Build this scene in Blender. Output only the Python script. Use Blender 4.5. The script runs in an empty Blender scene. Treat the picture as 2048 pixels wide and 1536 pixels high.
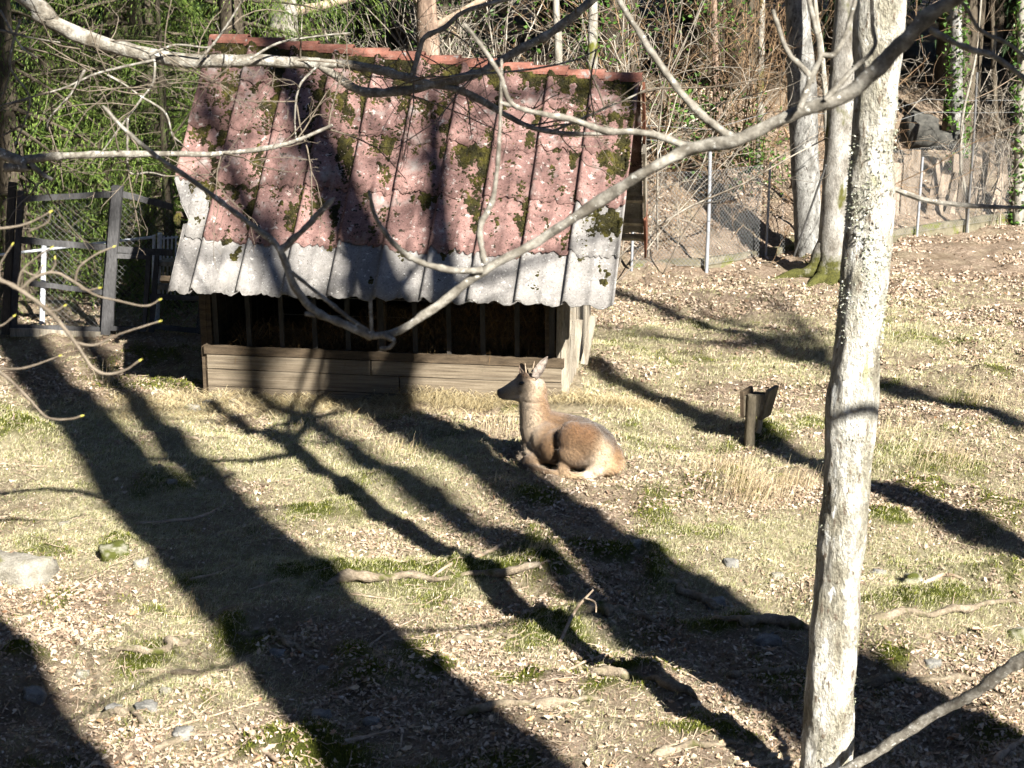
import bpy, math, random
import numpy as np
from mathutils import Vector, Matrix

# ------------------------------------------------------------------ camera, sky, sun, exposure
scene = bpy.context.scene
col = scene.collection
F, CX, CY, H, P = 3248.0, 1024.0, 768.0, 4.55, math.radians(15.0)
cp, sp = math.cos(P), math.sin(P)
cd = bpy.data.cameras.new('camera'); cam = bpy.data.objects.new('camera', cd); col.objects.link(cam)
cam.location = (0, 0, H); cam.rotation_euler = (math.radians(75), 0, 0)
cd.sensor_width = 36; cd.lens = 36 * F / 2048; cd.clip_start = .1; cd.clip_end = 2000
cd.dof.use_dof = True; cd.dof.focus_distance = 15.5; cd.dof.aperture_fstop = 6.5
scene.camera = cam
SUN_AZ, SUN_EL = math.radians(30), math.radians(36)
SDIR = np.array([-math.sin(SUN_AZ), math.cos(SUN_AZ)])           # the way shadows fall on the ground
w = bpy.data.worlds.new('World'); scene.world = w; w.use_nodes = True
wn = w.node_tree; bg = wn.nodes['Background']
sk = wn.nodes.new('ShaderNodeTexSky'); sk.sky_type = 'NISHITA'; sk.sun_disc = False
sk.altitude = 2000; sk.dust_density = .2; sk.air_density = .6; sk.sun_elevation = SUN_EL; sk.sun_rotation = math.pi - SUN_AZ
wn.links.new(sk.outputs[0], bg.inputs[0]); bg.inputs[1].default_value = .05
sl = bpy.data.lights.new('sun', 'SUN'); sl.energy = 5; sl.angle = math.radians(.53); sl.color = (1, .94, .84)
so = bpy.data.objects.new('sun', sl); col.objects.link(so); so.location = (10, -20, 25)
so.rotation_euler = Vector((SDIR[0]*math.cos(SUN_EL), SDIR[1]*math.cos(SUN_EL), -math.sin(SUN_EL))).to_track_quat('-Z', 'Y').to_euler()
scene.view_settings.view_transform = 'Standard'; scene.view_settings.look = 'None'
scene.view_settings.gamma = 1; scene.view_settings.use_curve_mapping = False
scene.view_settings.exposure = 2.0
scene.render.engine = 'CYCLES'
scene.cycles.use_denoising = True; scene.cycles.use_adaptive_sampling = True; scene.cycles.adaptive_threshold = .025
scene.cycles.max_bounces = 3; scene.cycles.diffuse_bounces = 2; scene.cycles.transparent_max_bounces = 4

# ------------------------------------------------------------------ helpers
rng = np.random.default_rng(7); random.seed(7)
def U(a, b, n=None): return rng.uniform(a, b, n)
A = np.array
def nrm(v):
    v = np.asarray(v, float); return v / np.maximum(np.linalg.norm(v, axis=-1, keepdims=True), 1e-9)
def hsh(ix, iy, s):
    h = (ix.astype(np.int64) * 374761393 + iy.astype(np.int64) * 668265263 + s * 974634777) & 0x7fffffff
    h = ((h ^ (h >> 13)) * 1274126177) & 0x7fffffff
    return ((h ^ (h >> 16)) & 0xffff) / 65535.0
def vnoise(x, y, s=0):
    x = np.asarray(x, float); y = np.asarray(y, float)
    ix = np.floor(x); iy = np.floor(y); fx = x - ix; fy = y - iy
    fx = fx*fx*(3-2*fx); fy = fy*fy*(3-2*fy)
    a = hsh(ix, iy, s); b = hsh(ix+1, iy, s); c = hsh(ix, iy+1, s); d = hsh(ix+1, iy+1, s)
    return (a*(1-fx)+b*fx)*(1-fy) + (c*(1-fx)+d*fx)*fy - .5
def fbm(x, y, s=0, o=4):
    t = 0; a = 1
    for k in range(o): t = t + a*vnoise(x*2**k, y*2**k, s+k*17); a *= .5
    return t
def sstep(a, b, x):
    t = np.clip((x-a)/(b-a), 0, 1); return t*t*(3-2*t)
def W3(px, py, Y):                       # the point of a sight line at world depth Y
    a = (px-CX)/F; b = -(py-CY)/F
    d = A([a, cp + b*sp, -sp + b*cp]); return A([0, 0, H]) + d*(Y/d[1])
def proj(p):
    p = np.asarray(p, float); z = p[..., 2]-H
    dep = p[..., 1]*cp - z*sp; u = p[..., 1]*sp + z*cp
    return CX + F*p[..., 0]/dep, CY - F*u/dep, dep
def flat(px, py):
    b = -(py-CY)/F; t = H/(sp - b*cp); return A([(px-CX)/F*t, (cp+b*sp)*t])

# hummocks and root ridges of the ground: x, y, half widths, height, mossiness
HUM = []
for px, py, rx, ry, h, m in [
    (40,885,75,30,.16,1), (1085,1130,60,60,.10,.7), (900,1150,240,20,.07,1), (640,1165,130,20,.05,.9), (1105,1255,80,40,.07,1),
    (1225,1100,110,16,.08,.8), (1310,1140,30,40,.09,1), (890,1350,30,22,.07,1), (705,1335,34,26,.05,1), (740,1380,60,26,.03,.8), (232,1098,34,18,.05,1),
    (460,1285,26,26,.06,1), (290,1335,60,20,.03,.9), (1080,1375,90,20,.05,.8), (1270,1362,110,18,.05,.9), (1240,1410,80,14,.04,.8), (1450,1245,110,16,.05,1),
    (1420,1500,90,18,.04,.9), (1860,1205,130,22,.06,.9), (1790,1320,50,26,.04,.9), (1770,1045,40,16,.05,1), (1860,1125,140,26,.03,.4),
    (1330,1005,110,26,.04,.5), (600,1500,90,34,.06,1), (640,1530,90,30,.05,1), (420,1420,40,20,.02,.7), (40,1335,50,16,.06,.9), (520,1505,40,24,.04,1),
    (1990,1160,90,30,.12,.6), (620,1020,60,24,.04,.9), (700,1010,50,20,.03,.6), (1530,870,45,20,.08,.9), (1440,985,80,24,.03,.6), (1660,520,60,26,.12,1), (1070,1000,50,18,.04,.9),
    (250,800,160,20,.05,0), (930,765,150,26,.16,0), (1120,745,120,16,.16,0), (470,790,160,20,.03,0), (1330,715,160,22,.10,.4), (1950,760,140,24,.14,.2), (1280,1460,60,24,-.06,0), (1880,1480,120,50,-.08,0), (1500,1420,100,50,-.05,0)]:
    c = flat(px, py); e = flat(px+rx, py); n = flat(px, py-ry)
    HUM.append((c[0], c[1], abs(e[0]-c[0]), max(abs(n[1]-c[1]), .04), h*(1.5 if m > .5 else 1), m))
FL0 = A([2.15, 22.4]); FLd = nrm(A([6.6, 5.6])); FLn = A([-FLd[1], FLd[0]])
def fence_n(x, y):                       # metres behind the right fence line
    n1 = (x-FL0[0])*FLn[0] + (y-FL0[1])*FLn[1]
    n2 = y - 22.7
    return np.where(x > FL0[0]-.2, np.minimum(n1, n2+3), np.minimum(n2, n1))
def g(x, y):
    x = np.asarray(x, float); y = np.asarray(y, float)
    near = sstep(60, 25, np.hypot(x, y))
    z = (.16*fbm(x*.35, y*.35, 1, 2) + .11*fbm(x*1.1, y*1.1, 5, 2) + .08*fbm(x*3.1, y*3.1, 9, 2) + .036*fbm(x*8, y*8, 12, 2))*(.3+.7*near)
    for hx, hy, rx, ry, h, m in HUM:
        d = ((x-hx)/rx)**2 + ((y-hy)/ry)**2
        if x.ndim == 0:
            if d < 9: z = z + h*math.exp(-d*1.1)*(1+.8*vnoise(x*14, y*14, 3))
        else:
            k = d < 9
            if k.any(): z[k] += h*np.exp(-d[k]*1.1)*(1+.8*vnoise(x[k]*14, y[k]*14, 3))
    n = fence_n(x, y)
    z = z + np.where(x > -3.2, np.minimum(np.maximum(n-.15, 0)*.40, 1.75+.05*n), 0)*sstep(-3.4, -1, x)
    n3 = np.maximum(y-23, 0); z = z + np.where(x <= -1, .10*n3, 0)*sstep(-1, -3.4, x)
    z = z - .05*np.maximum(6-y, 0)*sstep(6, 3, y)*.4
    return z
def G(px, py, lift=0.0):
    q = flat(px, py)
    for _ in range(8):
        zz = float(g(q[0], q[1])); t = (H-zz)/H
        b = -(py-CY)/F; tt = (H-zz)/(sp-b*cp); q = .5*q + .5*A([(px-CX)/F*tt, (cp+b*sp)*tt])
    return A([q[0], q[1], float(g(q[0], q[1]))+lift])

class MB:                                # collects shapes, then becomes one mesh object
    def __init__(s): s.v = []; s.f = []; s.n = 0
    def add(s, V, *faces):
        V = np.asarray(V, np.float32).reshape(-1, 3)
        for f in faces:
            f = np.asarray(f, np.int64)
            if f.size: s.f.append(f + s.n)
        s.v.append(V); s.n += len(V); return s
    def box(s, c, ax, ay, az):           # centre and three half-extent vectors
        c, ax, ay, az = map(A, (c, ax, ay, az))
        V = [c+i*ax+j*ay+k*az for k in (-1, 1) for j in (-1, 1) for i in (-1, 1)]
        return s.add(V, [[0,2,3,1],[4,5,7,6],[0,1,5,4],[2,6,7,3],[0,4,6,2],[1,3,7,5]])
    def beam(s, a, b, w, t, side=(0, 1, 0), rough=0.0, seg=1):  # board from a to b, w across, t along 'side'
        a = A(a, float); b = A(b, float); d = nrm(b-a); n = nrm(A(side, float) - d*np.dot(side, d)); u = np.cross(d, n)
        ring = [(-1,-1),(1,-1),(1,1),(-1,1)]
        V = []; F4 = []
        for k in range(seg+1):
            p = a+(b-a)*k/seg
            ch = .004 if 0 < k < seg else .0
            for i, j in ring:
                V.append(p + u*i*(w/2+U(-rough, rough)) + n*j*(t/2+U(-rough, rough)*.5))
        for k in range(seg):
            for i in range(4): F4.append([k*4+i, k*4+(i+1) % 4, k*4+4+(i+1) % 4, k*4+4+i])
        F4.append([3,2,1,0]); e = seg*4; F4.append([e, e+1, e+2, e+3])
        return s.add(V, F4)
    def tubes(s, Pn, R, sides=4):        # Pn (m,n,3), R (m,n)
        Pn = np.asarray(Pn, float); R = np.asarray(R, float)
        if Pn.ndim == 2: Pn = Pn[None]; R = R[None]
        m, n, _ = Pn.shape
        T = nrm(np.gradient(Pn, axis=1))
        ref = np.where(np.abs(T[:, :1, 2:3]) > .85, A([1., 0, 0]), A([0, 0, 1.]))
        a = nrm(np.cross(T, np.broadcast_to(ref, T.shape))); b = np.cross(T, a)
        th = np.arange(sides)*2*math.pi/sides
        V = Pn[:, :, None] + R[:, :, None, None]*(np.cos(th)[:, None]*a[:, :, None] + np.sin(th)[:, None]*b[:, :, None])
        i = np.arange(n-1)[:, None]*sides; j = np.arange(sides)[None]; k = (j+1) % sides
        q = np.stack([i+j, i+k, i+sides+k, i+sides+j], -1).reshape(-1, 4)
        q = (q[None] + (np.arange(m)*n*sides)[:, None, None]).reshape(-1, 4)
        return s.add(V, q)
    def limb(s, pts, rad, sides=10, sub=6, rough=.06, seed=0, cap=True, ridge=0.0):   # smooth rough limb through control points
        pts = A(pts, float); rad = A(rad, float); n = len(pts)
        t = np.linspace(0, n-1, (n-1)*sub+1); i = np.clip(t.astype(int), 0, n-2); f = t-i
        g0 = pts[np.maximum(i-1, 0)]; g1 = pts[i]; g2 = pts[i+1]; g3 = pts[np.minimum(i+2, n-1)]; f3 = f[:, None]
        C = .5*((2*g1)+(-g0+g2)*f3+(2*g0-5*g1+4*g2-g3)*f3**2+(-g0+3*g1-3*g2+g3)*f3**3)
        R = np.interp(t, np.arange(n), rad)
        T = nrm(np.gradient(C, axis=0)); ref = A([1., 0, 0]) if abs(T[0][2]) > .7 else A([0, 0, 1.])
        a = nrm(np.cross(T, ref)); b = np.cross(T, a); th = np.arange(sides)*2*math.pi/sides
        L = np.concatenate([[0], np.cumsum(np.linalg.norm(np.diff(C, axis=0), axis=1))])
        mr = max(R.max(), 1e-3)
        nz = fbm(L[:, None]/mr*.5+seed*7.3, np.cos(th)[None]*1.2+seed, seed, 3)+fbm(L[:, None]/mr*.5, np.sin(th)[None]*1.2+9, seed+3, 3)
        RR = R[:, None]*(1+rough*2*nz)
        if ridge: RR = RR*(1+ridge*(np.abs(fbm(th[None]*5.0+L[:, None]*0+seed, L[:, None]*4.5, seed+11, 3))*-2.2+.5*fbm(th[None]*9.0, L[:, None]*22, seed+13, 2)))
        V = C[:, None]+RR[..., None]*(np.cos(th)[:, None]*a[:, None]+np.sin(th)[:, None]*b[:, None])
        m = len(C); ii = np.arange(m-1)[:, None]*sides; j = np.arange(sides)[None]; k = (j+1) % sides
        s.add(V, np.stack([ii+j, ii+k, ii+sides+k, ii+sides+j], -1).reshape(-1, 4))
        if cap:
            for e, o in ((0, 0), (m-1, (m-1)*sides)):
                ring = V[e]; cen = C[e] + (T[e] if e else -T[e])*R[e]*.3
                s.add(np.vstack([ring, cen]), [[q, (q+1) % sides, sides] for q in range(sides)])
        return s
    def build(s, name, m, parent=None, smooth=False, attr=None):
        V = np.concatenate(s.v) if s.v else np.zeros((0, 3), np.float32)
        me = bpy.data.meshes.new(name); me.vertices.add(len(V)); me.vertices.foreach_set('co', V.astype(np.float32).ravel())
        cnt = [np.full(len(f), f.shape[1]) for f in s.f]; cnt = np.concatenate(cnt) if cnt else np.zeros(0, int)
        idx = np.concatenate([f.ravel() for f in s.f]) if s.f else np.zeros(0, int)
        me.loops.add(len(idx)); me.loops.foreach_set('vertex_index', idx.astype(np.int32))
        me.polygons.add(len(cnt)); me.polygons.foreach_set('loop_start', np.concatenate([[0], np.cumsum(cnt)[:-1]]).astype(np.int32))
        me.polygons.foreach_set('use_smooth', np.full(len(cnt), bool(smooth)))
        if attr:
            for k, val in attr.items():
                val = np.asarray(val, np.float32)
                if val.ndim == 1: at = me.attributes.new(k, 'FLOAT', 'POINT'); at.data.foreach_set('value', val)
                else:
                    at = me.attributes.new(k, 'FLOAT_COLOR', 'POINT')
                    at.data.foreach_set('color', np.hstack([val, np.ones((len(val), 1), np.float32)]).astype(np.float32).ravel())
        me.update(calc_edges=True); me.validate()
        me.materials.append(m)
        return link(name, me, parent)
def link(name, data, parent=None):
    o = bpy.data.objects.new(name, data); col.objects.link(o)
    if parent is not None: o.parent = parent; o.matrix_parent_inverse = parent.matrix_world.inverted() if False else Matrix.Translation(-parent.location)
    return o
def tag(o, label=None, cat=None, group=None, kind=None):
    if label: o['label'] = label
    if cat: o['category'] = cat
    if group: o['group'] = group
    if kind: o['kind'] = kind
    return o
def thing(name, loc, label, cat, group=None):
    o = link(name, None); o.location = Vector([float(q) for q in loc]); o.empty_display_size = .1
    return tag(o, label, cat, group)

# ------------------------------------------------------------------ materials
def newmat(name, rough=.9, spec=.2):
    m = bpy.data.materials.new(name); m.use_nodes = True; nt = m.node_tree; b = nt.nodes['Principled BSDF']
    b.inputs['Roughness'].default_value = rough; b.inputs['Specular IOR Level'].default_value = spec
    return m, nt, b
def nd(nt, t, **kw):
    n = nt.nodes.new('ShaderNode'+t)
    for k, v in kw.items(): setattr(n, k, v)
    return n
def coords(nt, scale=(1, 1, 1), obj=False):
    if obj: c = nd(nt, 'TexCoord').outputs['Object']
    else: c = nd(nt, 'NewGeometry').outputs['Position']
    mp = nd(nt, 'Mapping'); mp.inputs['Scale'].default_value = scale; nt.links.new(c, mp.inputs['Vector']); return mp.outputs[0]
def noise(nt, vec, scale, detail=6, rough=.6):
    n = nd(nt, 'TexNoise'); nt.links.new(vec, n.inputs['Vector']); n.inputs['Scale'].default_value = scale
    n.inputs['Detail'].default_value = detail; n.inputs['Roughness'].default_value = rough; return n.outputs['Fac']
def ramp(nt, fac, stops, interp='LINEAR'):
    r = nd(nt, 'ValToRGB'); r.color_ramp.interpolation = interp; e = r.color_ramp.elements
    while len(e) < len(stops): e.new(.5)
    for q, (p, c) in zip(e, stops): q.position = p; q.color = (*c, 1) if len(c) == 3 else c
    nt.links.new(fac, r.inputs[0]); return r.outputs[0]
def mix(nt, fac, a, b, mode='MIX'):
    m = nd(nt, 'Mix', data_type='RGBA', blend_type=mode)
    for s, v in ((0, fac), (6, a), (7, b)):
        if isinstance(v, (int, float)): m.inputs[s].default_value = v
        elif isinstance(v, tuple): m.inputs[s].default_value = (*v, 1)
        else: nt.links.new(v, m.inputs[s])
    return m.outputs[2]
def bump(nt, b, h, dist=.01, strength=1.0):
    n = nd(nt, 'Bump'); n.inputs['Distance'].default_value = dist; n.inputs['Strength'].default_value = strength
    nt.links.new(h, n.inputs['Height']); nt.links.new(n.outputs[0], b.inputs['Normal'])
def noisy(name, stops, scale=6, stretch=(1, 1, 1), fine=60, fine_amt=.35, rough=.9, bd=.01, obj=False, island=0, spots=None, spec=.2):
    m, nt, b = newmat(name, rough, spec); v = coords(nt, stretch, obj)
    c = ramp(nt, noise(nt, v, scale), stops)
    f = noise(nt, v, fine, 4, .7)
    c = mix(nt, fine_amt, c, ramp(nt, f, [(.3, (.25, .25, .25)), (.7, (1.6, 1.6, 1.6))]), 'MULTIPLY') if fine_amt else c
    if spots:
        for sc, lo, hi, colr in spots: c = mix(nt, ramp(nt, noise(nt, v, sc, 3, .6), [(lo, (0, 0, 0)), (hi, (1, 1, 1))]), c, colr)
    if island:
        r = nd(nt, 'NewGeometry').outputs['Random Per Island']
        c = mix(nt, 1.0, c, ramp(nt, r, [(0, (1-island,)*3), (1, (1+island,)*3)]), 'MULTIPLY')
    if name == 'wood_palis': c = mix(nt, 1.0, c, ramp(nt, nd(nt, 'ObjectInfo').outputs['Random'], [(0, (.5, .48, .46)), (1, (1.5, 1.45, 1.4))]), 'MULTIPLY')
    nt.links.new(c, b.inputs['Base Color'])
    if bd: bump(nt, b, f, bd)
    return m
def islands(name, stops, rough=.8, trans=0.0, spec=.2):   # a colour for every separate leaf or blade
    m, nt, b = newmat(name, rough, spec)
    c = ramp(nt, nd(nt, 'NewGeometry').outputs['Random Per Island'], stops); nt.links.new(c, b.inputs['Base Color'])
    if trans:
        tr = nd(nt, 'BsdfTranslucent'); nt.links.new(c, tr.inputs[0]); ms = nd(nt, 'MixShader'); ms.inputs[0].default_value = trans
        nt.links.new(b.outputs[0], ms.inputs[1]); nt.links.new(tr.outputs[0], ms.inputs[2])
        nt.links.new(ms.outputs[0], nt.nodes['Material Output'].inputs['Surface'])
    return m
M = {}
M['bark_lichen'] = noisy('bark_lichen', [(.25, (.13, .11, .08)), (.40, (.28, .265, .21)), (.5, (.40, .385, .335)), (.6, (.52, .51, .46)), (.78, (.64, .635, .60))], 9, (1, 1, .4), 60, .6, bd=.04,
                         spots=[(6, .66, .74, (.33, .33, .20)), (30, .60, .66, (.16, .13, .10)), (18, .60, .64, (.66, .67, .65))])
M['bark_grey'] = noisy('bark_grey', [(.28, (.055, .053, .049)), (.45, (.14, .138, .13)), (.65, (.27, .27, .26))], 8, (1, 1, .5), 60, .5, bd=.012, spots=[(5, .60, .74, (.38, .38, .36)), (22, .60, .66, (.07, .065, .06))])
M['bark_moss'] = noisy('bark_moss', [(.3, (.10, .085, .06)), (.5, (.25, .235, .205)), (.7, (.40, .39, .36))], 6, (1, 1, .5), 50, .5, bd=.012, spots=[(3.2, .54, .60, (.10, .105, .02))])
def mossfoot():
    m = noisy('bark_mossfoot', [(.3, (.08, .07, .055)), (.5, (.21, .20, .18)), (.7, (.36, .355, .33))], 6, (1, 1, .5), 50, .5, bd=.012, spots=[(3.2, .58, .66, (.07, .07, .018))]); nt = m.node_tree; b = nt.nodes['Principled BSDF']
    old = b.inputs['Base Color'].links[0].from_socket; v = coords(nt); sx = nd(nt, 'SeparateXYZ'); nt.links.new(nd(nt, 'NewGeometry').outputs['Position'], sx.inputs[0])
    ad = nd(nt, 'Math', operation='MULTIPLY_ADD'); nt.links.new(noise(nt, v, 6, 5, .7), ad.inputs[0]); ad.inputs[1].default_value = 1.1; nt.links.new(sx.outputs[2], ad.inputs[2])
    f = ramp(nt, ad.outputs[0], [(.72, (1, 1, 1)), (.98, (0, 0, 0))]); mo_ = ramp(nt, noise(nt, v, 40, 4, .7), [(.3, (.025, .027, .008)), (.7, (.085, .085, .02))])
    nt.links.new(mix(nt, f, old, mo_), b.inputs['Base Color']); return m
M['bark_mossfoot'] = mossfoot()
M['bark_pink'] = noisy('bark_pink', [(.3, (.09, .06, .045)), (.55, (.25, .18, .135)), (.75, (.38, .31, .25))], 9, (1, 1, .3), 50, .5, bd=.01)
M['bark_pale'] = noisy('bark_pale', [(.3, (.12, .105, .085)), (.6, (.30, .285, .245))], 9, (1, 1, .4), 50, .4, bd=.006)
M['bark_dark'] = noisy('bark_dark', [(.3, (.035, .028, .02)), (.6, (.09, .075, .055))], 7, (1, 1, .3), 50, .5, bd=.01)
M['branch'] = noisy('branch', [(.3, (.075, .068, .056)), (.5, (.17, .158, .135)), (.68, (.30, .29, .26))], 26, (1, 1, 1), 120, .4, bd=.003, spots=[(45, .63, .68, (.45, .45, .42)), (8, .56, .66, (.09, .08, .065))])
M['bark_limb'] = noisy('bark_limb', [(.3, (.06, .052, .04)), (.45, (.16, .145, .12)), (.58, (.30, .29, .26)), (.75, (.48, .475, .45))], 14, fine=80, fine_amt=.5, bd=.01, spots=[(7, .55, .65, (.10, .085, .065))])
M['twig_red'] = noisy('twig_red', [(.3, (.07, .056, .042)), (.6, (.16, .135, .105))], 14, fine=60, bd=.002)
M['twig'] = noisy('twig', [(.3, (.17, .12, .08)), (.6, (.36, .29, .22))], 12, (1, 1, 1), 60, .3, bd=0)
M['twig_grey'] = noisy('twig_grey', [(.35, (.10, .08, .06)), (.65, (.36, .33, .28))], 3, (1, 1, 1), 40, .3, bd=0, island=.35)
M['twig_brown'] = noisy('twig_brown', [(.35, (.09, .055, .032)), (.65, (.27, .185, .11))], 3, (1, 1, 1), 40, .3, bd=0, island=.4)
M['bud'] = noisy('bud', [(.3, (.30, .29, .05)), (.7, (.46, .42, .10))], 20, fine_amt=0, bd=0)
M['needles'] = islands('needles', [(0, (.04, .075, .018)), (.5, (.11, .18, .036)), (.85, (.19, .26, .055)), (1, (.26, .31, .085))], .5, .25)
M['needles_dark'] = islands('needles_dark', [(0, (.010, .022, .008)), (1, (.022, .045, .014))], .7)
M['ivy'] = islands('ivy', [(0, (.03, .07, .015)), (1, (.09, .17, .03))], .4, .15)
M['leaf'] = islands('leaf', [(0, (.13, .09, .06)), (.25, (.24, .175, .125)), (.55, (.33, .255, .19)), (.85, (.42, .34, .265)), (.97, (.52, .45, .38)), (1, (.26, .13, .06))], .75)
M['grass'] = islands('grass', [(0, (.14, .18, .05)), (.2, (.30, .31, .13)), (.45, (.46, .43, .26)), (.8, (.60, .55, .39)), (1, (.44, .36, .25))], .7, .22)
M['grass_dry'] = islands('grass_dry', [(0, (.30, .23, .13)), (.5, (.46, .38, .24)), (1, (.58, .50, .35))], .7, .22)
M['moss'] = islands('moss', [(0, (.06, .07, .010)), (.6, (.13, .15, .02)), (1, (.23, .23, .05))], .9, .15)
M['roofmoss'] = noisy('roofmoss', [(.3, (.010, .0095, .004)), (.5, (.030, .027, .007)), (.72, (.085, .075, .014))], 9, (1, 1, 1), 90, .5, bd=.012)
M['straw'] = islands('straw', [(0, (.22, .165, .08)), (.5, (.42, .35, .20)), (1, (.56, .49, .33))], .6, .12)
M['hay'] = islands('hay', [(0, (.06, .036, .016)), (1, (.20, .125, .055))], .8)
M['stone'] = noisy('stone', [(.3, (.17, .155, .12)), (.55, (.29, .275, .235)), (.75, (.38, .36, .32))], 9, fine=70, fine_amt=.55, bd=.02, spots=[(7, .56, .70, (.15, .15, .07))])
M['stone_dark'] = noisy('stone_dark', [(.3, (.09, .09, .085)), (.7, (.24, .235, .22))], 12, fine=70, bd=.008)
M['rock_black'] = noisy('rock_black', [(.3, (.03, .03, .028)), (.7, (.08, .078, .07))], 12, fine=70, bd=.008)
M['stone_moss'] = noisy('stone_moss', [(.3, (.25, .24, .2)), (.7, (.4, .38, .33))], 9, fine=70, bd=.01, spots=[(6, .40, .6, (.055, .062, .012))])
M['plank'] = noisy('plank', [(.3, (.085, .066, .047)), (.5, (.155, .127, .092)), (.7, (.225, .19, .142))], 4, (.5, 1, 15), 60, .45, bd=.004, spots=[(2.2, .56, .72, (.13, .11, .085))])
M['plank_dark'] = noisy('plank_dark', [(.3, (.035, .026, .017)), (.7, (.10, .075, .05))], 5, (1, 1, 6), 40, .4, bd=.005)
M['wood_grey'] = noisy('wood_grey', [(.3, (.04, .04, .042)), (.6, (.08, .08, .083)), (.8, (.13, .129, .128))], 7, (1, 1, .25), 70, .5, bd=.005)
M['wood_old'] = noisy('wood_old', [(.3, (.13, .11, .085)), (.55, (.30, .27, .22)), (.8, (.42, .38, .32))], 6, (2, 2, .3), 60, .5, bd=.006)
M['wood_palis'] = noisy('wood_palis', [(.3, (.085, .07, .055)), (.55, (.19, .16, .13)), (.8, (.29, .25, .21))], 5, (2, 2, .3), 60, .5, bd=.006)
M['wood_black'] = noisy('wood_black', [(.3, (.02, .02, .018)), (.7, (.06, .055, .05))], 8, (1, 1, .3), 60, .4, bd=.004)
M['board_brown'] = noisy('board_brown', [(.3, (.085, .035, .022)), (.7, (.19, .075, .045))], 7, (1, 1, .4), 60, .4, bd=.004)
M['metal_pale'] = noisy('metal_pale', [(.3, (.42, .45, .50)), (.7, (.58, .62, .68))], 9, fine_amt=.15, rough=.5, bd=0, spec=.5)
M['metal_post'] = noisy('metal_post', [(.3, (.18, .19, .21)), (.7, (.28, .30, .33))], 9, fine_amt=.2, rough=.5, bd=0, spec=.5)
M['metal_dark'] = noisy('metal_dark', [(.3, (.05, .05, .05)), (.7, (.12, .12, .12))], 9, fine_amt=.15, rough=.6, bd=0, spec=.4)
M['wire'] = noisy('wire', [(.3, (.10, .105, .105)), (.7, (.2, .205, .21))], 9, fine_amt=0, rough=.55, bd=0, spec=.5)
M['wire_light'] = noisy('wire_light', [(.3, (.10, .105, .105)), (.7, (.18, .185, .19))], 9, fine_amt=0, rough=.55, bd=0, spec=.5)
M['concrete'] = noisy('concrete', [(.3, (.075, .07, .045)), (.55, (.15, .135, .095)), (.75, (.24, .22, .17))], 5, fine=50, bd=.008, spots=[(4, .56, .66, (.11, .12, .03))])
M['tile_red'] = noisy('tile_red', [(.3, (.09, .045, .036)), (.55, (.20, .085, .062)), (.8, (.26, .17, .14))], 6, fine=60, bd=.004, spots=[(9, .62, .68, (.20, .18, .17))])

def sheet_mat(name, stops, spots):
    m, nt, b = newmat(name, .92, .15); v = coords(nt)
    c = ramp(nt, noise(nt, v, 5, 8, .65), stops)
    f = noise(nt, v, 45, 6, .75)
    c = mix(nt, .55, c, ramp(nt, f, [(.33, (.35, .33, .33)), (.5, (1, 1, 1)), (.68, (1.35, 1.35, 1.4))]), 'MULTIPLY')
    for sc, lo, hi, cc in spots: c = mix(nt, ramp(nt, noise(nt, v, sc, 4, .6), [(lo, (0, 0, 0)), (hi, (1, 1, 1))]), c, cc)
    oi = nd(nt, 'ObjectInfo').outputs['Random']
    c = mix(nt, 1.0, c, ramp(nt, oi, [(0, (.82, .80, .80)), (1, (1.14, 1.12, 1.12))]), 'MULTIPLY')
    nt.links.new(c, b.inputs['Base Color']); bump(nt, b, f, .006); return m
M['sheet_red'] = sheet_mat('sheet_red', [(.3, (.075, .048, .045)), (.46, (.145, .088, .079)), (.6, (.20, .124, .112)), (.75, (.25, .20, .185))],
                           [(14, .60, .68, (.34, .31, .29)), (22, .60, .63, (.028, .024, .016)), (52, .63, .66, (.035, .03, .024)), (3.5, .58, .74, (.20, .18, .17))])
M['sheet_grey'] = sheet_mat('sheet_grey', [(.3, (.12, .117, .112)), (.5, (.185, .182, .175)), (.75, (.25, .246, .236))],
                            [(30, .62, .68, (.42, .42, .40)), (40, .635, .67, (.07, .06, .05)), (4, .55, .72, (.17, .165, .155))])

# ground: soil, litter and turf tones, turf where the attribute says turf grows
def ground_mat():
    m, nt, b = newmat('ground', .95, .1); v = coords(nt)
    soil = ramp(nt, noise(nt, v, 4, 8, .7), [(.3, (.10, .072, .05)), (.5, (.20, .15, .108)), (.7, (.33, .27, .205))])
    lit = ramp(nt, noise(nt, v, 26, 6, .8), [(.32, (.10, .07, .05)), (.44, (.24, .18, .13)), (.54, (.36, .285, .22)), (.66, (.50, .42, .35))])
    turf = ramp(nt, noise(nt, v, 14, 8, .8), [(.3, (.13, .115, .06)), (.5, (.32, .285, .185)), (.7, (.54, .49, .37))])
    mossc = ramp(nt, noise(nt, v, 40, 4, .7), [(.3, (.04, .05, .008)), (.7, (.10, .115, .018))])
    at = lambda n: nd(nt, 'Attribute', attribute_name=n).outputs['Fac']
    c = mix(nt, ramp(nt, noise(nt, v, 2.2, 6, .7), [(.40, (0, 0, 0)), (.6, (1, 1, 1))]), soil, lit)
    c = mix(nt, at('wood'), c, mix(nt, .5, soil, (.03, .02, .013), 'MULTIPLY')); c = mix(nt, at('turf'), c, turf); c = mix(nt, at('mossy'), c, mossc)  # wood floor darkened: needle litter tone, with canopy shade painted in
    nt.links.new(c, b.inputs['Base Color']); bump(nt, b, noise(nt, v, 30, 8, .8), .07); return m
M['ground'] = ground_mat()

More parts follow.
